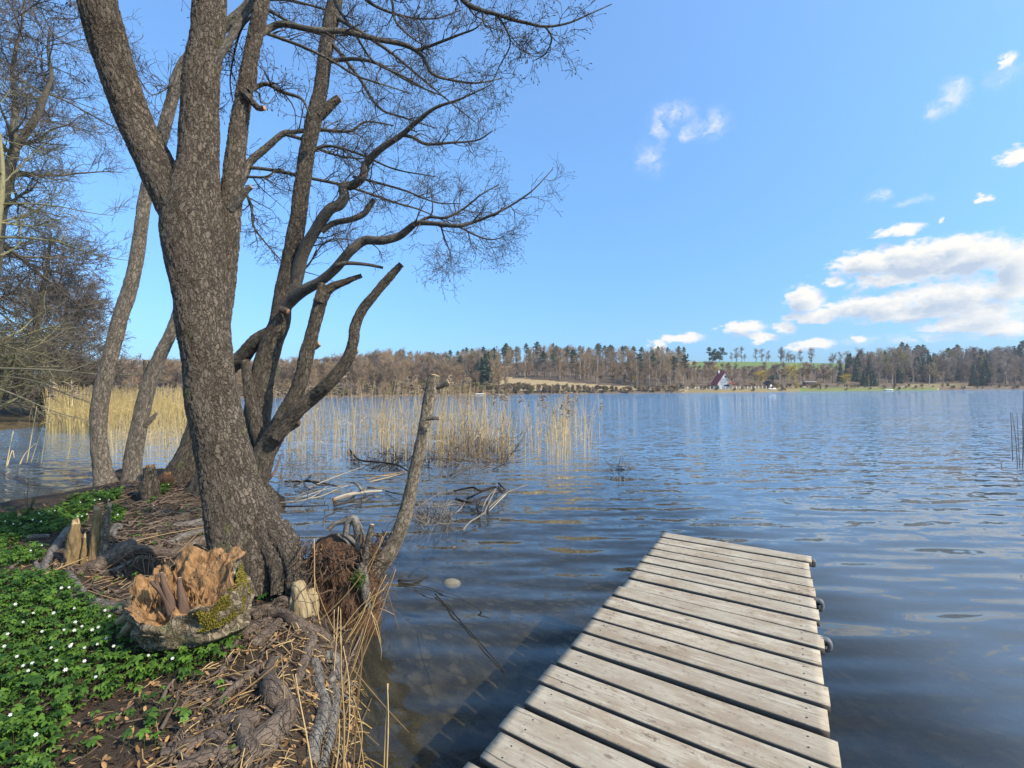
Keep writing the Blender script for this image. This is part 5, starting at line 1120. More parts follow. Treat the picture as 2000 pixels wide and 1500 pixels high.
drift('long thin pale stems lying in a sheaf beside the thick alder', [([(60,500),(200,490),(400,450),(520,400),(640,360)], 6, .06), ([(310,390),(500,310),(720,230)], 5, .12), ([(180,500),(330,460),(460,370)], 5, .08), ([(100,480),(260,455),(430,400),(620,365)], 4, .14), ([(190,500),(270,430),(340,405)], 5, .1)], DRIFTP)
drift('dark tangled branch lying behind the sheaf of pale stems', [([(140,340),(300,340),(400,350),(540,380)], 8, .06), ([(100,525),(300,522),(450,515)], 7, .03), ([(210,370),(300,330),(380,365),(480,368)], 7, .1), ([(500,520),(640,480),(800,430)], 8, .02), ([(880,410),(950,430),(1020,440)], 5, .03)], DARKW, twigs=3)
drift('thick dark branch rising at the right foot of the coppiced alder', [([(0,345),(40,300),(80,230),(115,130)], 10, .3)], BROWNW)
drift('dark crooked branch stretched in front of the reed bed', [([(610,100),(640,140),(690,185),(800,195),(950,215),(1060,272)], 7, .1), ([(780,245),(850,215),(930,210)], 6, .08)], DARKW, twigs=3)
drift('pale branch poking out of the brush pile', [([(1350,300),(1440,250),(1530,215)], 8, .15), ([(1370,190),(1330,240),(1350,300)], 5, .12)], DRIFT, twigs=2)
drift('bundle of pale reed stems floating in front of the reed bed', [([(740,330),(900,288),(1030,266)], 5, .03), ([(760,345),(900,310),(1000,282)], 4, .03), ([(720,300),(860,300),(960,285)], 4, .05)], STRAW, cat='reed stems', name='reed_bundle')
def brush(label, u0, u1, v0, v1, h, n, mat):
    c = G((u0 + u1) / 2, (v0 + v1) / 2, 0); mb = MB(); N = n
    b0 = np.array([G(random.uniform(u0, u1), random.uniform(v0, v1), 0) for _ in range(N)]); d = norm(np.stack([rng.normal(size=N), rng.normal(size=N) * .6, rng.uniform(.1, 1.3, N)], -1)); K = 6; L = rng.uniform(.4, 1.0, N) * h * 1.6
    pts = np.zeros((N, K, 3)); pts[:, 0] = b0 - d * .1
    for k in range(1, K): d = norm(d + rng.normal(size=(N, 3)) * .22 + np.array([0, 0, -.07])); pts[:, k] = pts[:, k - 1] + d * (L / K)[:, None]
    R = rng.uniform(.004, .013, N)[:, None] * np.linspace(1, .35, K); mb.tubes(pts, R, 4); a, ra = spawn(pts, R, 4, .2, 1, .45, 45, 5, .0, .3, .6, .003); mb.tubes(a, ra, 3)
    tag(mb.obj('brush_pile', mat), label, 'brush pile')
brush('tangled brown brush pile of dead branches at the right end of the reeds', 862, 990, 862, 918, 1.1, 210, simple('brush', (.05, .035, .025), (.2, .14, .09), 10, rndmix=.9))
brush('low dark brush in the water before the middle of the reed bed', 700, 845, 884, 920, .45, 90, DARKW)
brush('thin dead brush at the foot of the coppiced alder by the water', 545, 640, 885, 950, .35, 55, DRIFT)
brush('half-drowned twig tuft right behind the leaning trunk', 820, 880, 1005, 1024, .16, 40, DRIFT)
brush('few dark twigs sticking out of open water right of the reeds', 1180, 1235, 915, 930, .22, 9, DARKW)
for lab, c, m, r in [('dark wet stick floating next to the leaning trunk', [(778,1133),(800,1134),(820,1130),(836,1122)], DARKW, .010), ('long thin stick in the water below the floating wet stick', [(775,1135),(850,1150),(905,1170),(958,1198)], DRIFT, .004), ('thin dark stick lying under water in front of the dock', [(850,1160),(915,1230),(950,1270),(987,1312)], DARKW, .006), ('thin straight stick crossing the long thin stick in the water', [(790,1142),(860,1170),(900,1200)], DRIFT, .0035)]:
    p = cr(np.array([G(u, v, .012) for u, v in c]), 16); mb = MB(); mb.tube(p, np.linspace(r, r * .5, 16), 7, True, True, fn=lumps(5, .2, 20)); tag(mb.obj('stick', m), lab, 'stick')
def rock(label, u, v, s, zc):
    c = G(u, v, 0); n = 24; th = np.linspace(0, 2 * np.pi, n, endpoint=False); ph = np.linspace(0, np.pi, 14)
    q = np.stack([np.outer(np.sin(ph), np.cos(th)) * s[0], np.outer(np.sin(ph), np.sin(th)) * s[1], np.outer(np.cos(ph), np.ones(n)) * s[2]], -1); q = q * (1 + .22 * fbm(q * 12, 3, 3)[..., None]) + np.array([c[0], c[1], zc])
    mb = MB(); mb.grid(q, True, rn=.7); tag(mb.obj('rock', STONE), label, 'rock')
rock('pale rounded rock breaking the water between the leaning trunk and the dock', 881, 1136, (.085, .07, .05), -.022)
mb = MB(); c = G(887, 1070, .006); mb.verts([c + [-.025, 0, 0], c + [0, -.018, .01], c + [.03, .004, .004], c + [0, .018, .012]], None, .9); mb.quads([[0, 1, 2, 3]]); tag(mb.obj('floating_leaf', LEAFB), 'single brown leaf floating on the water beyond the leaning trunk', 'leaf')
mb = MB(); s_ = []
for k in range(14):
    p = GB(55, 1002, 0); d = np.array([random.gauss(.1, .25), 0, 1.]); L = random.uniform(.15, .4); mb.tubes(np.array([[p, p + d * L * .5, p + d * L + [random.gauss(0, .04), 0, 0]]]), np.array([[.004, .003, .0015]]), 4)
tag(mb.obj('sapling', TWIGO), 'clump of thin olive sprouts at the edge of the inlet', 'sapling')

# ------------------------------------------------------------------ big bare trees across the inlet
def inlet_tree(name, label, base_, trunk, limbs_n, ll, twigm, barkm, flat, n2_=11, n3=9, n4=5, rmin=.011, ang=74, fork=None):
    t = thing(name, label, 'tree', base_); mt = MB(); p, r = trunk; mt.tube(p, r, 14, fn=lumps(random.randint(1, 90), .15, 2)); stems = [(p, r)]
    for f in (fork or []): mt.tube(f[0], f[1], 10, fn=lumps(random.randint(1, 90), .15, 2)); stems.append(f)
    mt.obj('trunk', [barkm], t); ml = MB(); mc = MB()
    for (p, r) in stems:
        n = max(6, int(limbs_n * np.linalg.norm(np.diff(p, axis=0), axis=1).sum() / 20))
        a, ra = spawn(p[None], r[None], n, .16, .99, ll, ang, 10, .02, .16, .42, rmin * 2, flat, .5, .4, .13)
        b, rb = spawn(a, ra, n2_, .12, 1, ll * .42, 48, 7, .015, .2, .55, rmin * 1.3, flat * .6, .45, .5)
        c, rc = spawn(b, rb, n3, .12, 1, ll * .17, 45, 5, .01, .25, .7, rmin, flat * .4, .3, .5)
        d, rd = spawn(c, rc, n4, .2, 1, ll * .075, 45, 3, 0, .3, .8, rmin * .8, 0, .3, .5)
        ml.tubes(a, ra, 6); ml.tubes(b, rb, 4); mc.tubes(c, rc, 3); mc.tubes(d, rd, 3)
    ml.obj('branches', barkm, t); mc.obj('crown', twigm, t)
BARKI = simple('inlet_bark', (.05, .04, .026), (.15, .125, .085), 3, stretch=(1, 1, .3))
BARKO = simple('inlet_bark_green', (.10, .09, .04), (.22, .19, .095), 3, stretch=(1, 1, .3))
def trk(ctrl, Y): return stem(ctrl, Y, 40)
p0 = P(-30, 800, 28)
inlet_tree('bare_tree', 'tallest bare tree across the inlet, its trunk forking high at the left edge', (p0[0], p0[1], .5), trk([(-35,815,20),(-28,700,19),(-15,560,17),(0,420,15),(18,330,13),(30,288,11),(27,255,8),(30,195,7),(24,135,5),(40,60,3),(48,10,2)], 28), 40, 6.0, TWIGL, BARKI, .6, n2_=10, n3=7, n4=3, rmin=.008, fork=[trk([(30,290,10),(69,231,9),(90,180,7),(100,150,5),(94,95,3.4),(98,50,2)], 28)])
p0 = P(-70, 800, 25)
inlet_tree('bare_tree', 'bare tree with low olive branches hanging over the inlet', (p0[0], p0[1], .5), trk([(-75,815,16),(-60,700,15),(-40,600,13),(-20,520,11),(-5,440,9),(5,350,6),(0,260,3)], 25), 40, 6.2, TWIGO, BARKO, .6, rmin=.007, n2_=9, n3=6, n4=3)
p0 = P(45, 800, 36)
inlet_tree('bare_tree', 'brownish bare tree with a rounded crown behind the inlet branches', (p0[0], p0[1], .5), trk([(45,805,11),(60,700,10),(75,620,8),(85,560,6),(95,500,4),(100,455,2)], 36), 48, 5.4, TWIGL, BARKI, .4, rmin=.011, n3=6, n4=3)
p0 = P(120, 800, 50)
inlet_tree('bare_tree', 'reddish bare tree farthest along the inlet shore beside the golden reeds', (p0[0], p0[1], .5), trk([(110,795,8),(118,730,7),(125,670,5),(130,600,3),(132,560,2)], 50), 90, 5.6, TWIGL, BARKI, .4, rmin=.016, n3=6, n4=4)
p0 = P(-10, 815, 24)
inlet_tree('waterside_bush', 'olive thicket of bare willow stems low over the dark inlet water', (p0[0], p0[1], .2), trk([(-30,830,10),(-10,790,9),(10,740,7),(20,690,4)], 25), 60, 3.6, TWIGO, BARKO, .5, n2_=8, n3=7, n4=3, rmin=.009, ang=65)
p0 = P(110, 815, 32)
inlet_tree('waterside_bush', 'dark thicket at the foot of the trees where the golden reeds begin', (p0[0], p0[1], .2), trk([(70,822,8),(75,790,7),(85,750,6),(95,700,3)], 31), 130, 4.2, TWIGL, BARKI, .45, n2_=9, n3=8, n4=4, rmin=.013, ang=65)
# long bare boughs reaching across from the left
t = thing('bare_bough', 'long thin boughs reaching out from the left over the inlet', 'branch', P(-60, 730, 14)); mb = MB()
for c in [[(-60,715,3.4),(0,719,3),(90,722,2.6),(180,730,2),(240,733,1.4),(300,728,.8)], [(-60,740,2.6),(0,735,2.4),(70,745,2),(130,770,1.5),(175,785,.8)], [(-60,745,2.6),(0,760,2.4),(50,780,2),(110,805,1.4),(175,822,.8)], [(-50,800,2),(10,793,1.8),(60,785,1.3),(100,772,.8)], [(-60,690,2),(10,672,1.8),(60,670,1.4),(140,680,.8)]]:
    p, r = stem(c, 15, 24); mb.tubes(p[None], r[None], 6); a, ra = spawn(p[None], r[None], 9, .15, 1, 1.2, 35, 6, .02, .2, .6, .006, .3); b, rb = spawn(a, ra, 5, .1, 1, .5, 40, 5, .02, .25, .7, .005); mb.tubes(a, ra, 4); mb.tubes(b, rb, 3)
mb.obj('boughs', TWIGO, t)

# ------------------------------------------------------------------ far shore: tree kinds
def proto_bare(h, w, nl, nt_, rt=.06, narrow=1.0):
    K = 7; z = np.linspace(0, 1, K); x = np.cumsum(rng.normal(0, .12, K)); y = np.cumsum(rng.normal(0, .12, K)); x -= x[0]; y -= y[0]
    p = np.stack([x, y, z * h], -1)[None]; r = (.24 * (1 - z * .8))[None] * h / 14
    a, ra = spawn(p, r, nl, .22, 1, w, 42, 5, .10 * narrow, .14, .45, rt * 1.1, 0, .55, .35, .09)
    b, rb = spawn(a, ra, nt_, .15, 1, w * .5, 42, 3, .05, .2, .6, rt * .75, 0, .3, .5)
    c, rc = spawn(b, rb, 2, .2, 1, w * .26, 42, 2, 0, .2, .7, rt * .6, 0, .3, .5)
    return (p, r), [(a, ra), (b, rb), (c, rc)]
def emit_bare(mt, mc, pr, pos, s, rot, rn=None, tm=0, cm=0):
    (p, r), lv = pr; ca, sa = math.cos(rot), math.sin(rot); s = np.asarray(s)
    def tr(q): return np.stack([(q[..., 0] * ca - q[..., 1] * sa) * s[0], (q[..., 0] * sa + q[..., 1] * ca) * s[0], q[..., 2] * s[1]], -1) + pos
    rn = random.random() if rn is None else rn
    mt.tubes(tr(p), r * s[0], 5, tm, np.array([rn]))
    for a, ra in lv: mc.tubes(tr(a), ra, 3, cm, np.clip(rn + rng.normal(0, .16, len(a)), 0, 1))
def blobs(n, fn, size):                       # leaf/needle sprays as small bent quads
    c, s = fn(n); d = norm(rng.normal(size=(n, 3)) * np.array([1, 1, .35])); e = norm(np.cross(d, rng.normal(size=(n, 3)))); L = size * s[:, None]
    return np.stack([c - d * L, c - e * L * .5 + d * 0, c + d * L - np.array([0, 0, .25]) * L, c + e * L * .5], 1)
def proto_pine(h):
    def f(n):
        k = rng.integers(0, 9, n); lay = np.array([.55, .64, .74, .79, .84, .88, .92, .96, .99])[k]; side = np.array([1.9, 2.3, 2.2, 2.4, 1.9, 1.8, 1.4, 1.0, .5])[k] * h / 16; off = (k * 2.4)
        c = np.stack([np.cos(off) * side * .45, np.sin(off) * side * .45, lay * h], -1) + rng.normal(size=(n, 3)) * np.stack([side * .42, side * .42, .28 + 0 * side], -1); return c, rng.uniform(.6, 1.2, n)
    return blobs(800, f, .5 * h / 16)
def proto_spruce(h, w=.19, n=700):
    def f(n):
        t = rng.random(n) ** 1.35; R = (1 - t) * w * h + .12; a = rng.uniform(0, 6.283, n); lay = (t * 15 + .25 * np.sin(a * 5)) ; rr = R * (.45 + .55 * rng.random(n) ** .5) * (1 - .35 * (lay % 1)); c = np.stack([np.cos(a) * rr, np.sin(a) * rr, h * (.06 + .93 * t) - rr * .28], -1); return c, rng.uniform(.5, 1.1, n) * (.5 + .5 * (1 - t))
    return blobs(n, f, .075 * h)
def proto_round(h, n=900):
    def f(n):
        d = norm(rng.normal(size=(n, 3))); cl = rng.normal(size=(14, 3)) * np.array([.2, .2, .22]) * h; k = rng.integers(0, 14, n); c = cl[k] + d * rng.uniform(.5, 1, n)[:, None] * .12 * h + np.array([0, 0, .55 * h]); c[:, 2] = np.abs(c[:, 2]); return c, rng.uniform(.5, 1.1, n)
    return blobs(n, f, .05 * h)
def emit_quads(mc, q, pos, s, rot, rn, cm=0):
    ca, sa = math.cos(rot), math.sin(rot); v = np.stack([(q[..., 0] * ca - q[..., 1] * sa) * s[0], (q[..., 0] * sa + q[..., 1] * ca) * s[0], q[..., 2] * s[1]], -1) + pos
    o = mc.verts(v, None, np.repeat(np.clip(rn + rng.normal(0, .2, len(q)), 0, 1), 4)); mc.quads(o + np.arange(len(q) * 4).reshape(-1, 4), cm)
def trunk_only(mt, h, r, pos=np.zeros(3), s=1.0, tm=0, rn=.5): 
    z = np.linspace(0, 1, 5); p = np.stack([.12 * np.sin(z * 5), .1 * np.cos(z * 4) - .1, z * h], -1) * s + pos; mt.tubes(p[None], (r * (1 - .8 * z))[None] * s, 5, tm, np.array([rn]))
BARE = [proto_bare(14, 3.8, 18, 7) for _ in range(4)]; BARED = [proto_bare(14, 4.8, 22, 8) for _ in range(3)]; SLIM = [proto_bare(14, 2.2, 18, 6, .05, 1.6) for _ in range(3)]
PINES = [proto_pine(16.) for _ in range(4)]; SCR = [proto_bare(8, 3.2, 13, 6, .075) for _ in range(3)]; SPR = [proto_spruce(15.) for _ in range(3)]; RND = [proto_round(8.) for _ in range(2)]
ENV = ([-400, 230, 330, 400, 480, 560, 640, 700, 760, 850, 900, 950, 1080, 1200, 1300, 1350, 1400, 1440, 1600, 1660, 1760, 1850, 1900, 1960, 2000, 2100, 2500], [705, 705, 702, 712, 706, 702, 698, 690, 679, 688, 683, 676, 668, 675, 678, 681, 682, 690, 690, 685, 673, 680, 672, 676, 668, 668, 668])
def top_h(u, d, v):                # height a tree at (u, d) needs for its top to reach pixel row v
    pos = hill_p(np.float64(u), np.float64(d)); return P(u, v, pos[1])[2] - pos[2], pos

# the wood as one mass behind the countable trees
def far_wood():
    mt = MB(); mc = {k: MB() for k in FT}; mn = {'pine': MB(), 'spruce': MB()}
    n = 0
    while n < 1150:
        u = random.uniform(120, 2130); d = 150 * random.random() ** .8
        if d < mead(u) + 5 or d < 7: continue
        env = float(np.interp(u, *ENV)); ev = env + random.uniform(2, 16)
        if 1340 < u < 1640 and d > 20: 
            if d > 100: continue
            ev = random.uniform(712, 730)
        if 1330 < u < 1640 and d < 26: continue
        if 1640 <= u < 1900 and d < 34: continue
        hh, pos = top_h(u, d, ev)
        h = min(hh, random.uniform(10, 17) if u < 1340 or u > 1640 else random.uniform(6, 11))
        if h < 4: continue
        x = random.random()
        if u > 1640 and x < .36: emit_quads(mn['spruce'], random.choice(SPR), pos, (h / 15, h / 15), random.uniform(0, 6), random.random()); trunk_only(mt, h * .9, .14, pos)
        elif u < 1340 and x < .05 and h > 8: emit_quads(mn['pine'], random.choice(PINES), pos, (h / 16, h / 16), random.uniform(0, 6), random.random()); trunk_only(mt, h * .9, .14, pos)
        else:
            kind = random.choices(['brown', 'grey', 'tan', 'olive'], [5, 2, 1, .4] if u < 950 else [3, 2.2, 2.2, .6] if u < 1640 else [1, 5, .8, 1])[0]
            emit_bare(mt, mc[kind], random.choice(BARE + BARED if u < 950 or u > 1640 else BARE + SLIM), pos, (h / 14 * random.uniform(.8, 1.15), h / 14), random.uniform(0, 6))
        n += 1
    # undergrowth along the waterline
    for i in range(1150):                                            # scrub between the trees
        u = random.uniform(120, 2130); d = random.uniform(6, 130)
        if d < mead(u) + 3 or (u > 1340 and d > 100) or (1330 < u < 1900 and d < 34): continue
        pos = hill_p(np.float64(u), np.float64(d)); h = random.uniform(3, 6.5)
        emit_bare(mt, mc[random.choice(['brown', 'brown', 'grey', 'tan'] if u < 1640 else ['grey', 'grey', 'brown'])], random.choice(SCR), pos, (h / 7, h / 8), random.uniform(0, 6))
    for i in range(760):
        u = random.uniform(120, 2130) if i < 420 else random.uniform(520, 1330); d = random.uniform(0.3, 5)
        if 1330 < u < 1590 and random.random() < .75: continue
        if u > 1590 and random.random() < .6: continue
        pos = hill_p(np.float64(u), np.float64(d)); h = random.uniform(1.2, 3.4) * float(np.interp(u, [1000, 1150, 1330, 1340], [1.2, .7, .55, .6]))
        emit_bare(mt, mc[random.choice(['tan', 'brown', 'grey', 'olive'])], random.choice(BARED), pos, (h / 8, h / 14), random.uniform(0, 6))
    for i in range(46):                                              # low bushes before the house
        u = random.uniform(1340, 1640); d = random.uniform(6, 15); pos = hill_p(np.float64(u), np.float64(d)); h = random.uniform(1.2, 3)
        if 1392 < u < 1432: continue
        emit_bare(mt, mc[random.choice(['tan', 'brown', 'olive', 'grey'])], random.choice(SCR), pos, (h / 5, h / 8), random.uniform(0, 6))
    o = mt.obj('far_wood', FTRUNK); tag(o, 'brown leafless wood covering the slope of the far shore', 'wood', kind='stuff')
    for k, m in mc.items():
        if m.n: m.obj('crowns', FT[k], o)
    mn['pine'].obj('crowns', NEEDLE, o); mn['spruce'].obj('crowns', NEEDLED, o)
far_wood()

# countable trees, copied from prototypes kept with the first of each kind
def mk_proto(kind, k):
    """returns trunk mesh, crown mesh for a unit tree of its natural height"""
    mt, mc = MB(), MB(); z = np.zeros(3)
    if kind == 'pine': trunk_only(mt, 15, .25); emit_quads(mc, PINES[k % 4], z, (1, 1), 0, .5); ms = (FTRUNK, NEEDLE); h = 16
    elif kind == 'spruce': trunk_only(mt, 14, .16); emit_quads(mc, SPR[k % 3], z, (1, 1), 0, .5); ms = (FTRUNK, NEEDLED); h = 15
    elif kind == 'larch': trunk_only(mt, 14, .16); emit_quads(mc, SPR[k % 3][::2], z, (1, 1), 0, .5); ms = (FTRUNK, NEEDLEL); h = 15
    elif kind == 'conifer_bush': trunk_only(mt, 4, .12); emit_quads(mc, RND[k % 2], z, (1, 1), 0, .4); ms = (FTRUNK, NEEDLED); h = 8
    else:
        src, tm, cm = {'bare': (BARE, FTRUNK, FT['grey']), 'brown': (BARED, FTRUNK, FT['brown']), 'birch': (SLIM, BIRCH, FT['tan']), 'yellow': (BARED, FTRUNK, FT['yellow']), 'tan': (SLIM, FTRUNK, FT['tan']), 'olive': (BARE, FTRUNK, FT['olive'])}[kind]
        emit_bare(mt, mc, src[k % len(src)], z, (1.3 if kind == 'yellow' else 1, 1), 0, .5); ms = (tm, cm); h = 14
    return mt.mesh('trunk', ms[0]), mc.mesh('crown', ms[1]), h
PROT = {}
def far_tree(name, label, group, kind, u, d, v=None, h=None, wide=1.0):
    k = random.randint(0, 3); key = (kind, k)
    if key not in PROT: PROT[key] = mk_proto(kind, k)
    a, b, h0 = PROT[key]
    hh, pos = top_h(u, d, v if v is not None else 700)
    if h is None: h = hh
    h = max(h, 2.0); t = thing(name, label, 'tree', pos, group); s = h / h0
    for nm, me in (('trunk', a), ('crown', b)):
        o = bpy.data.objects.new(nm, me); COL.objects.link(o); o.parent = t
    w = wide * s * random.uniform(.85, 1.15); t.scale = (w, w, s); t.rotation_euler = (0, 0, random.uniform(0, 6.28))
R = random.Random(11)
for i in range(46):
    u = R.uniform(905, 1345); far_tree('pine_tree', 'tall dark pine on the skyline above the straw-coloured meadow', 'skyline pines above the meadow', 'pine', u, R.uniform(128, 152), float(np.interp(u, *ENV)) + R.uniform(-3, 13))
for u in (1386, 1392, 1399, 1406, 1413): far_tree('pine_tree', 'pine in the dense clump on the crest above the white house', 'pine clump above the house', 'conifer_bush' if u in (1392, 1399, 1406) else 'pine', u, 150, 678 + R.uniform(0, 7), wide=1.0)
for i in range(26):
    u = R.uniform(1425, 1600); far_tree('bare_tree', 'spindly bare tree on the crest beside the green field', 'bare trees on the field crest', 'bare', u, R.uniform(148, 160), R.uniform(680, 699), wide=1.35)
for u, d, v in [(716, 40, 722), (722, 44, 712), (737, 50, 714), (752, 42, 708), (757, 60, 706), (763, 46, 716), (700, 70, 712), (628, 80, 706), (620, 90, 708), (785, 70, 708), (640, 60, 712), (770, 35, 722)]:
    far_tree('spruce_tree', 'dark spruce among the brown trees left of the cut leaning trunk', 'spruces in the brown wood', 'spruce', u, d, v)
for u, d, v in [(948, 22, 690), (955, 26, 684), (941, 28, 698), (935, 40, 704), (926, 60, 700), (960, 50, 682)]:
    far_tree('spruce_tree', 'green spruce standing at the left end of the meadow', 'spruces at the meadow end', 'larch' if u > 950 else 'spruce', u, d, v, wide=1.2)
for u, v in [(872, 690), (880, 684), (840, 688), (850, 692), (782, 683), (856, 690), (905, 682), (895, 686), (1010, 678), (1050, 676), (1090, 680)]:
    far_tree('pine_tree', 'small pine poking over the brown wooded ridge', 'pines on the brown ridge', 'pine', u, 140, v)
for i in range(40):
    u = R.uniform(1000, 1340); d = mead(u) + R.uniform(2, 22); far_tree('birch_tree', 'slender pale-trunked birch along the upper edge of the meadow', 'birches above the meadow', 'birch', u, d, None, R.uniform(9, 15))
for i in range(16):
    u = R.uniform(956, 990); far_tree('golden_birch', 'golden leafless birch in the stand at the left end of the meadow', 'golden birches at the meadow end', 'tan', u, R.uniform(6, 30), R.uniform(688, 715))
for i in range(40):
    u = R.uniform(560, 930); far_tree('bare_tree', 'brown bare tree on the front edge of the wood left of the meadow', 'front trees of the brown wood', 'brown', u, R.uniform(5, 16), None, R.uniform(8, 13))
for i in range(22):
    u = R.uniform(225, 360); far_tree('bare_tree', 'brown bare tree on the shore behind the golden reed bed', 'shore trees behind the golden reeds', 'brown', u, R.uniform(5, 60), R.uniform(703, 716))
for i in range(34):
    u = R.uniform(1640, 2060); far_tree('spruce_tree', 'tall dark conifer in the shaded wood on the right', 'conifers in the right wood', 'spruce', u, R.uniform(45, 140), float(np.interp(u, *ENV)) + R.uniform(1, 26), wide=1.15)
for i in range(12):
    u = R.uniform(1655, 2040); far_tree('pine_tree', 'high-crowned pine rising over the shaded wood on the right', 'pines over the right wood', 'pine', u, 140, float(np.interp(u, *ENV)) + R.uniform(-4, 5))
for i in range(34):
    u = R.uniform(1610, 2060); far_tree('bare_tree', 'greyish bare tree in the shaded wood on the right', 'grey trees of the right wood', 'bare', u, R.uniform(24, 110), float(np.interp(u, *ENV)) + R.uniform(3, 38), wide=1.1)
for u, v in [(1742, 706), (1783, 720), (1844, 722), (1697, 730), (1814, 707)]:
    far_tree('birch_tree', 'rust-tinged birch standing on the lawn before the right wood', 'birches before the right wood', 'birch', u, 30 if u > 1740 else 16, v, wide=1.35)
for u, v, w in [(1697, 706, 1.1), (1706, 722, 1.3), (1687, 724, 1.3)]: far_tree('spruce_tree', 'bluish dark spruce in the group near the right lawn', 'spruce group by the lawn', 'spruce', u, 22, v, wide=w)
far_tree('round_conifer', 'squat dark rounded conifer beside the small brown hut', None, 'conifer_bush', 1514, 18, 725, wide=1.0)
far_tree('round_conifer', 'small dark clipped bush right at the water before the house fence', None, 'conifer_bush', 1450, 2.5, 755, wide=1.1)
far_tree('round_conifer', 'dark bush at the waterline of the right lawn', None, 'conifer_bush', 1727, 2.5, 751, wide=1.2)
far_tree('round_conifer', 'dark green bush at the lower end of the meadow left of the fence', None, 'conifer_bush', 1331, 8, 747, wide=1.6)
far_tree('birch_tree', 'rusty birch with a white trunk standing in front of the house', None, 'birch', 1427, 9, 719, wide=1.9)
far_tree('birch_tree', 'tall white-trunked birch left of the yellow shrub', None, 'birch', 1564, 20, 712, wide=1.2)
far_tree('yellow_shrub', 'tallest bright yellow budding shrub right of the house', None, 'yellow', 1545, 16, 716, wide=1.0)
far_tree('yellow_shrub', 'flat yellow budding shrub behind the rusty birch', None, 'yellow', 1485, 22, 727, wide=1.5)
far_tree('yellow_shrub', 'low yellow bush on the bank under the tall white-trunked birch', None, 'yellow', 1555, 4, 748, wide=2.2)
far_tree('yellow_shrub', 'yellow bush at the edge of the lawn near the spruce group', None, 'yellow', 1650, 14, 733, wide=1.6)
far_tree('yellow_shrub', 'yellowish bush on the meadow edge among the birches', None, 'yellow', 1240, 30, 735, wide=1.5)
far_tree('yellow_shrub', 'yellow-green tree on the slope above the house roof', None, 'yellow', 1400, 60, 716, wide=1.3)
for i in range(24):
    u = R.uniform(1345, 1630); far_tree('bare_tree', 'low brown tree on the slope between the house and the field', 'slope trees above the house', R.choice(['brown', 'tan', 'bare']), u, R.uniform(30, 75), R.uniform(716, 735), wide=1.2)

# ------------------------------------------------------------------ house, hut, fence, boats
def local(mb_fn, name, mat, parent, smooth=False):
    m = MB(); mb_fn(m); o = bpy.data.objects.new(name, m.mesh(name, mat, smooth)); COL.objects.link(o); o.parent = parent; return o
def house():
    pos = hill_p(np.float64(1410), np.float64(16)); t = thing('house', 'white gabled lake house under a steep dark red roof', 'house', pos); t.rotation_euler = (0, 0, math.radians(-2)); t.scale = (1.0, .95, .98)
    w, L, e, rd = 3.6, 4.5, 2.6, 8.2
    def prof(m, y0, y1, pts, mi=0):
        n = len(pts); o = m.verts([[x, y0, z] for x, z in pts] + [[x, y1, z] for x, z in pts]); m.quads([[o + j, o + (j + 1) % n, o + n + (j + 1) % n, o + n + j] for j in range(n)], mi)
        c0 = m.verts([[0, y0, 2.5], [0, y1, 2.5]]); m.tris([[c0, o + (j + 1) % n, o + j] for j in range(n)] + [[c0 + 1, o + n + j, o + n + (j + 1) % n] for j in range(n)], mi)
    local(lambda m: prof(m, -L, L, [(-w, -.8), (w, -.8), (w, e), (0, rd - .25), (-w, e)]), 'wall', WHITE, t)
    def roof(m):
        for s in (-1, 1):
            a = np.array([[0, rd], [s * (w + .8), e - 1.2]]); nrm = np.array([s * .82, .57]) * .22
            q = [[a[0][0], a[0][1]], [a[1][0], a[1][1]], [a[1][0] + nrm[0], a[1][1] + nrm[1]], [a[0][0] + nrm[0] * .2, a[0][1] + .3]]
            n = 4; o = m.verts([[x, -L - .5, z] for x, z in q] + [[x, L + .5, z] for x, z in q]); m.quads([[o + j, o + (j + 1) % n, o + n + (j + 1) % n, o + n + j] for j in range(n)] + [[o + 3, o + 2, o + 1, o], [o + 4, o + 5, o + 6, o + 7]])
    r = local(roof, 'roof', ROOFR, t)
    local(lambda m: m.box((-.9, 1.5, rd + .35), (.6, .6, 1.5)), 'chimney', WHITE, r)
    local(lambda m: m.box((.6, -L - .03, 1.3), (2.6, .06, 1.0)), 'window', GLASS, t)
    local(lambda m: m.box((-w - .03, -2.6, 1.5), (.06, .9, .9)), 'window', GLASS, t)
    local(lambda m: m.box((.2, -L - .03, 5.9), (1.0, .06, .9)), 'window', GLASS, t)
    local(lambda m: [m.box((0, -L - .05, z), (x, .1, .07)) for z, x in ((2.75, 6.6), (3.7, 5.4), (4.6, 4.2))], 'gable_board', BROWNW, t)
    local(lambda m: (m.box((2.6, -L - 1.1, 2.35), (3.2, 2.2, .16)), m.box((2.6, -L - 2.1, 2.5), (3.2, .2, .2))), 'porch_roof', PORCH, t)
    for x in (1.2, 4.0): local(lambda m, x=x: m.box((x, -L - 2.0, .9), (.16, .16, 2.75)), 'porch_post', BROWNW, t)
    local(lambda m: m.box((2.9, -L - .04, .75), (.95, .05, 2.0)), 'door', BROWNW, t)
    local(lambda m: m.box((0, -L - .7, -.75), (7.4, 1.6, .7)), 'plinth', STONE, t)
house()
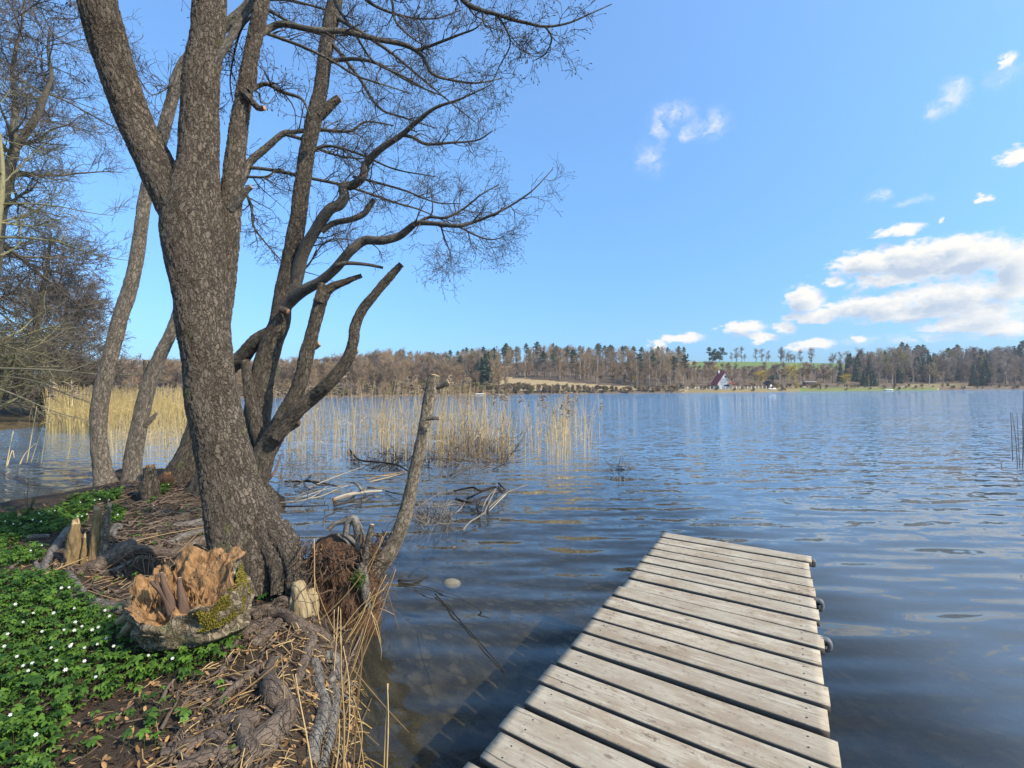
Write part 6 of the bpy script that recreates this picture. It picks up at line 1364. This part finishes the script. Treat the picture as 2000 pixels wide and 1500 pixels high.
def hut():
    pos = hill_p(np.float64(1501), np.float64(14)); t = thing('garden_hut', 'small brown garden hut with a dark peaked roof beside the round conifer', 'hut', pos); t.rotation_euler = (0, 0, .3)
    local(lambda m: m.box((0, 0, 1.2), (3, 3, 2.4)), 'wall', BROWNW, t)
    def rf(m): o = m.verts([[-2, -2, 2.3], [2, -2, 2.3], [2, 2, 2.3], [-2, 2, 2.3], [0, -1.8, 4.0], [0, 1.8, 4.0]]); m.quads([[o, o + 4, o + 5, o + 3], [o + 1, o + 2, o + 5, o + 4], [o, o + 3, o + 2, o + 1]]); m.tris([[o, o + 1, o + 4], [o + 2, o + 3, o + 5]])
    local(rf, 'roof', DARKW, t); local(lambda m: m.box((.1, -1.53, 1.5), (1.2, .05, 1.0)), 'window', WHITE, t); local(lambda m: m.box((1.05, -1.53, 1.0), (.6, .05, 1.9)), 'door', DARKW, t)
    pos = hill_p(np.float64(1580), np.float64(24)); t = thing('low_shed', 'long low shed with a pale flat roof under the trees right of the yellow shrub', 'shed', pos); t.rotation_euler = (0, 0, -.05)
    local(lambda m: m.box((0, 0, .9), (5.2, 3, 1.8)), 'wall', BROWNW, t); local(lambda m: m.box((0, 0, 1.95), (6.0, 3.6, .25)), 'roof', WHITE, t); local(lambda m: m.box((-1.5, -1.53, .9), (.9, .05, 1.6)), 'door', DARKW, t)
hut()
fm = MB(); fm.tube(np.array([[0, 0, -.4], [0, 0, .6], [0, 0, 1.2]]), np.array([.17, .16, .15]), 8, True, True); fm.box((0, 0, 1.24), (.42, .42, .12)); fme = fm.mesh('fence_post', WHITE, False)
for k in range(24):
    u = 1343 + k * 7.3
    if 1421 < u < 1431 or 1446 < u < 1456: continue
    p = hill_p(np.float64(u), np.float64(4.6 + .5 * math.sin(k))); o = bpy.data.objects.new('fence_post', fme); COL.objects.link(o); o.location = Vector(p.tolist()); tag(o, 'short white post in the row along the water before the house', 'post', 'white posts along the house shore')
def boat(label, u, d, L, mat, rot):
    p = hill_p(np.float64(u), np.float64(d)); n = 14; s = np.linspace(-1, 1, n); hw = .55 * np.sqrt(np.maximum(0, 1 - np.abs(s) ** 2.6)) + .02; m = MB()
    sec = [(-1, .55), (-.8, .2), (0, 0), (.8, .2), (1, .55), (.85, .5), (.6, .25), (0, .12), (-.6, .25), (-.85, .5)]
    q = np.array([[[x * L / 2, a * w_, b + .12 * x * x] for a, b in sec] for x, w_ in zip(s, hw)]); m.grid(q, True)
    t = thing('rowing_boat', label, 'boat', (p[0], p[1], max(p[2], .05))); t.rotation_euler = (0, 0, rot); o = bpy.data.objects.new('hull', m.mesh('hull', mat)); COL.objects.link(o); o.parent = t
    local(lambda m: [m.box((x, 0, .42), (.25, .95, .05)) for x in (-.8, .4)], 'bench', BROWNW, t)
boat('small white boat moored at the foot of the brown wood', 937, -1.2, 4.2, WHITE, .1)
boat('pale boat drawn up on the bank right of the small hut', 1508, 2.2, 4.4, WHITE, .2)
boat('white boat moored below the right lawn', 1736, -.8, 4.0, WHITE, -.1)

# ------------------------------------------------------------------ the air over the lake
def build_haze():
    m, nt = mk('lake_air'); v = nd(nt, 'ShaderNodeVolumePrincipled', {'Color': (.90, .93, 1.0, 1), 'Density': .00021, 'Anisotropy': .2})
    o = nt.nodes.new('ShaderNodeOutputMaterial'); nt.links.new(v.outputs[0], o.inputs['Volume'])
    mb = MB(); mb.box((0, 200, 30.0), (1500, 900, 68.0)); tag(mb.obj('haze', m, None, False), kind='stuff')
build_haze()
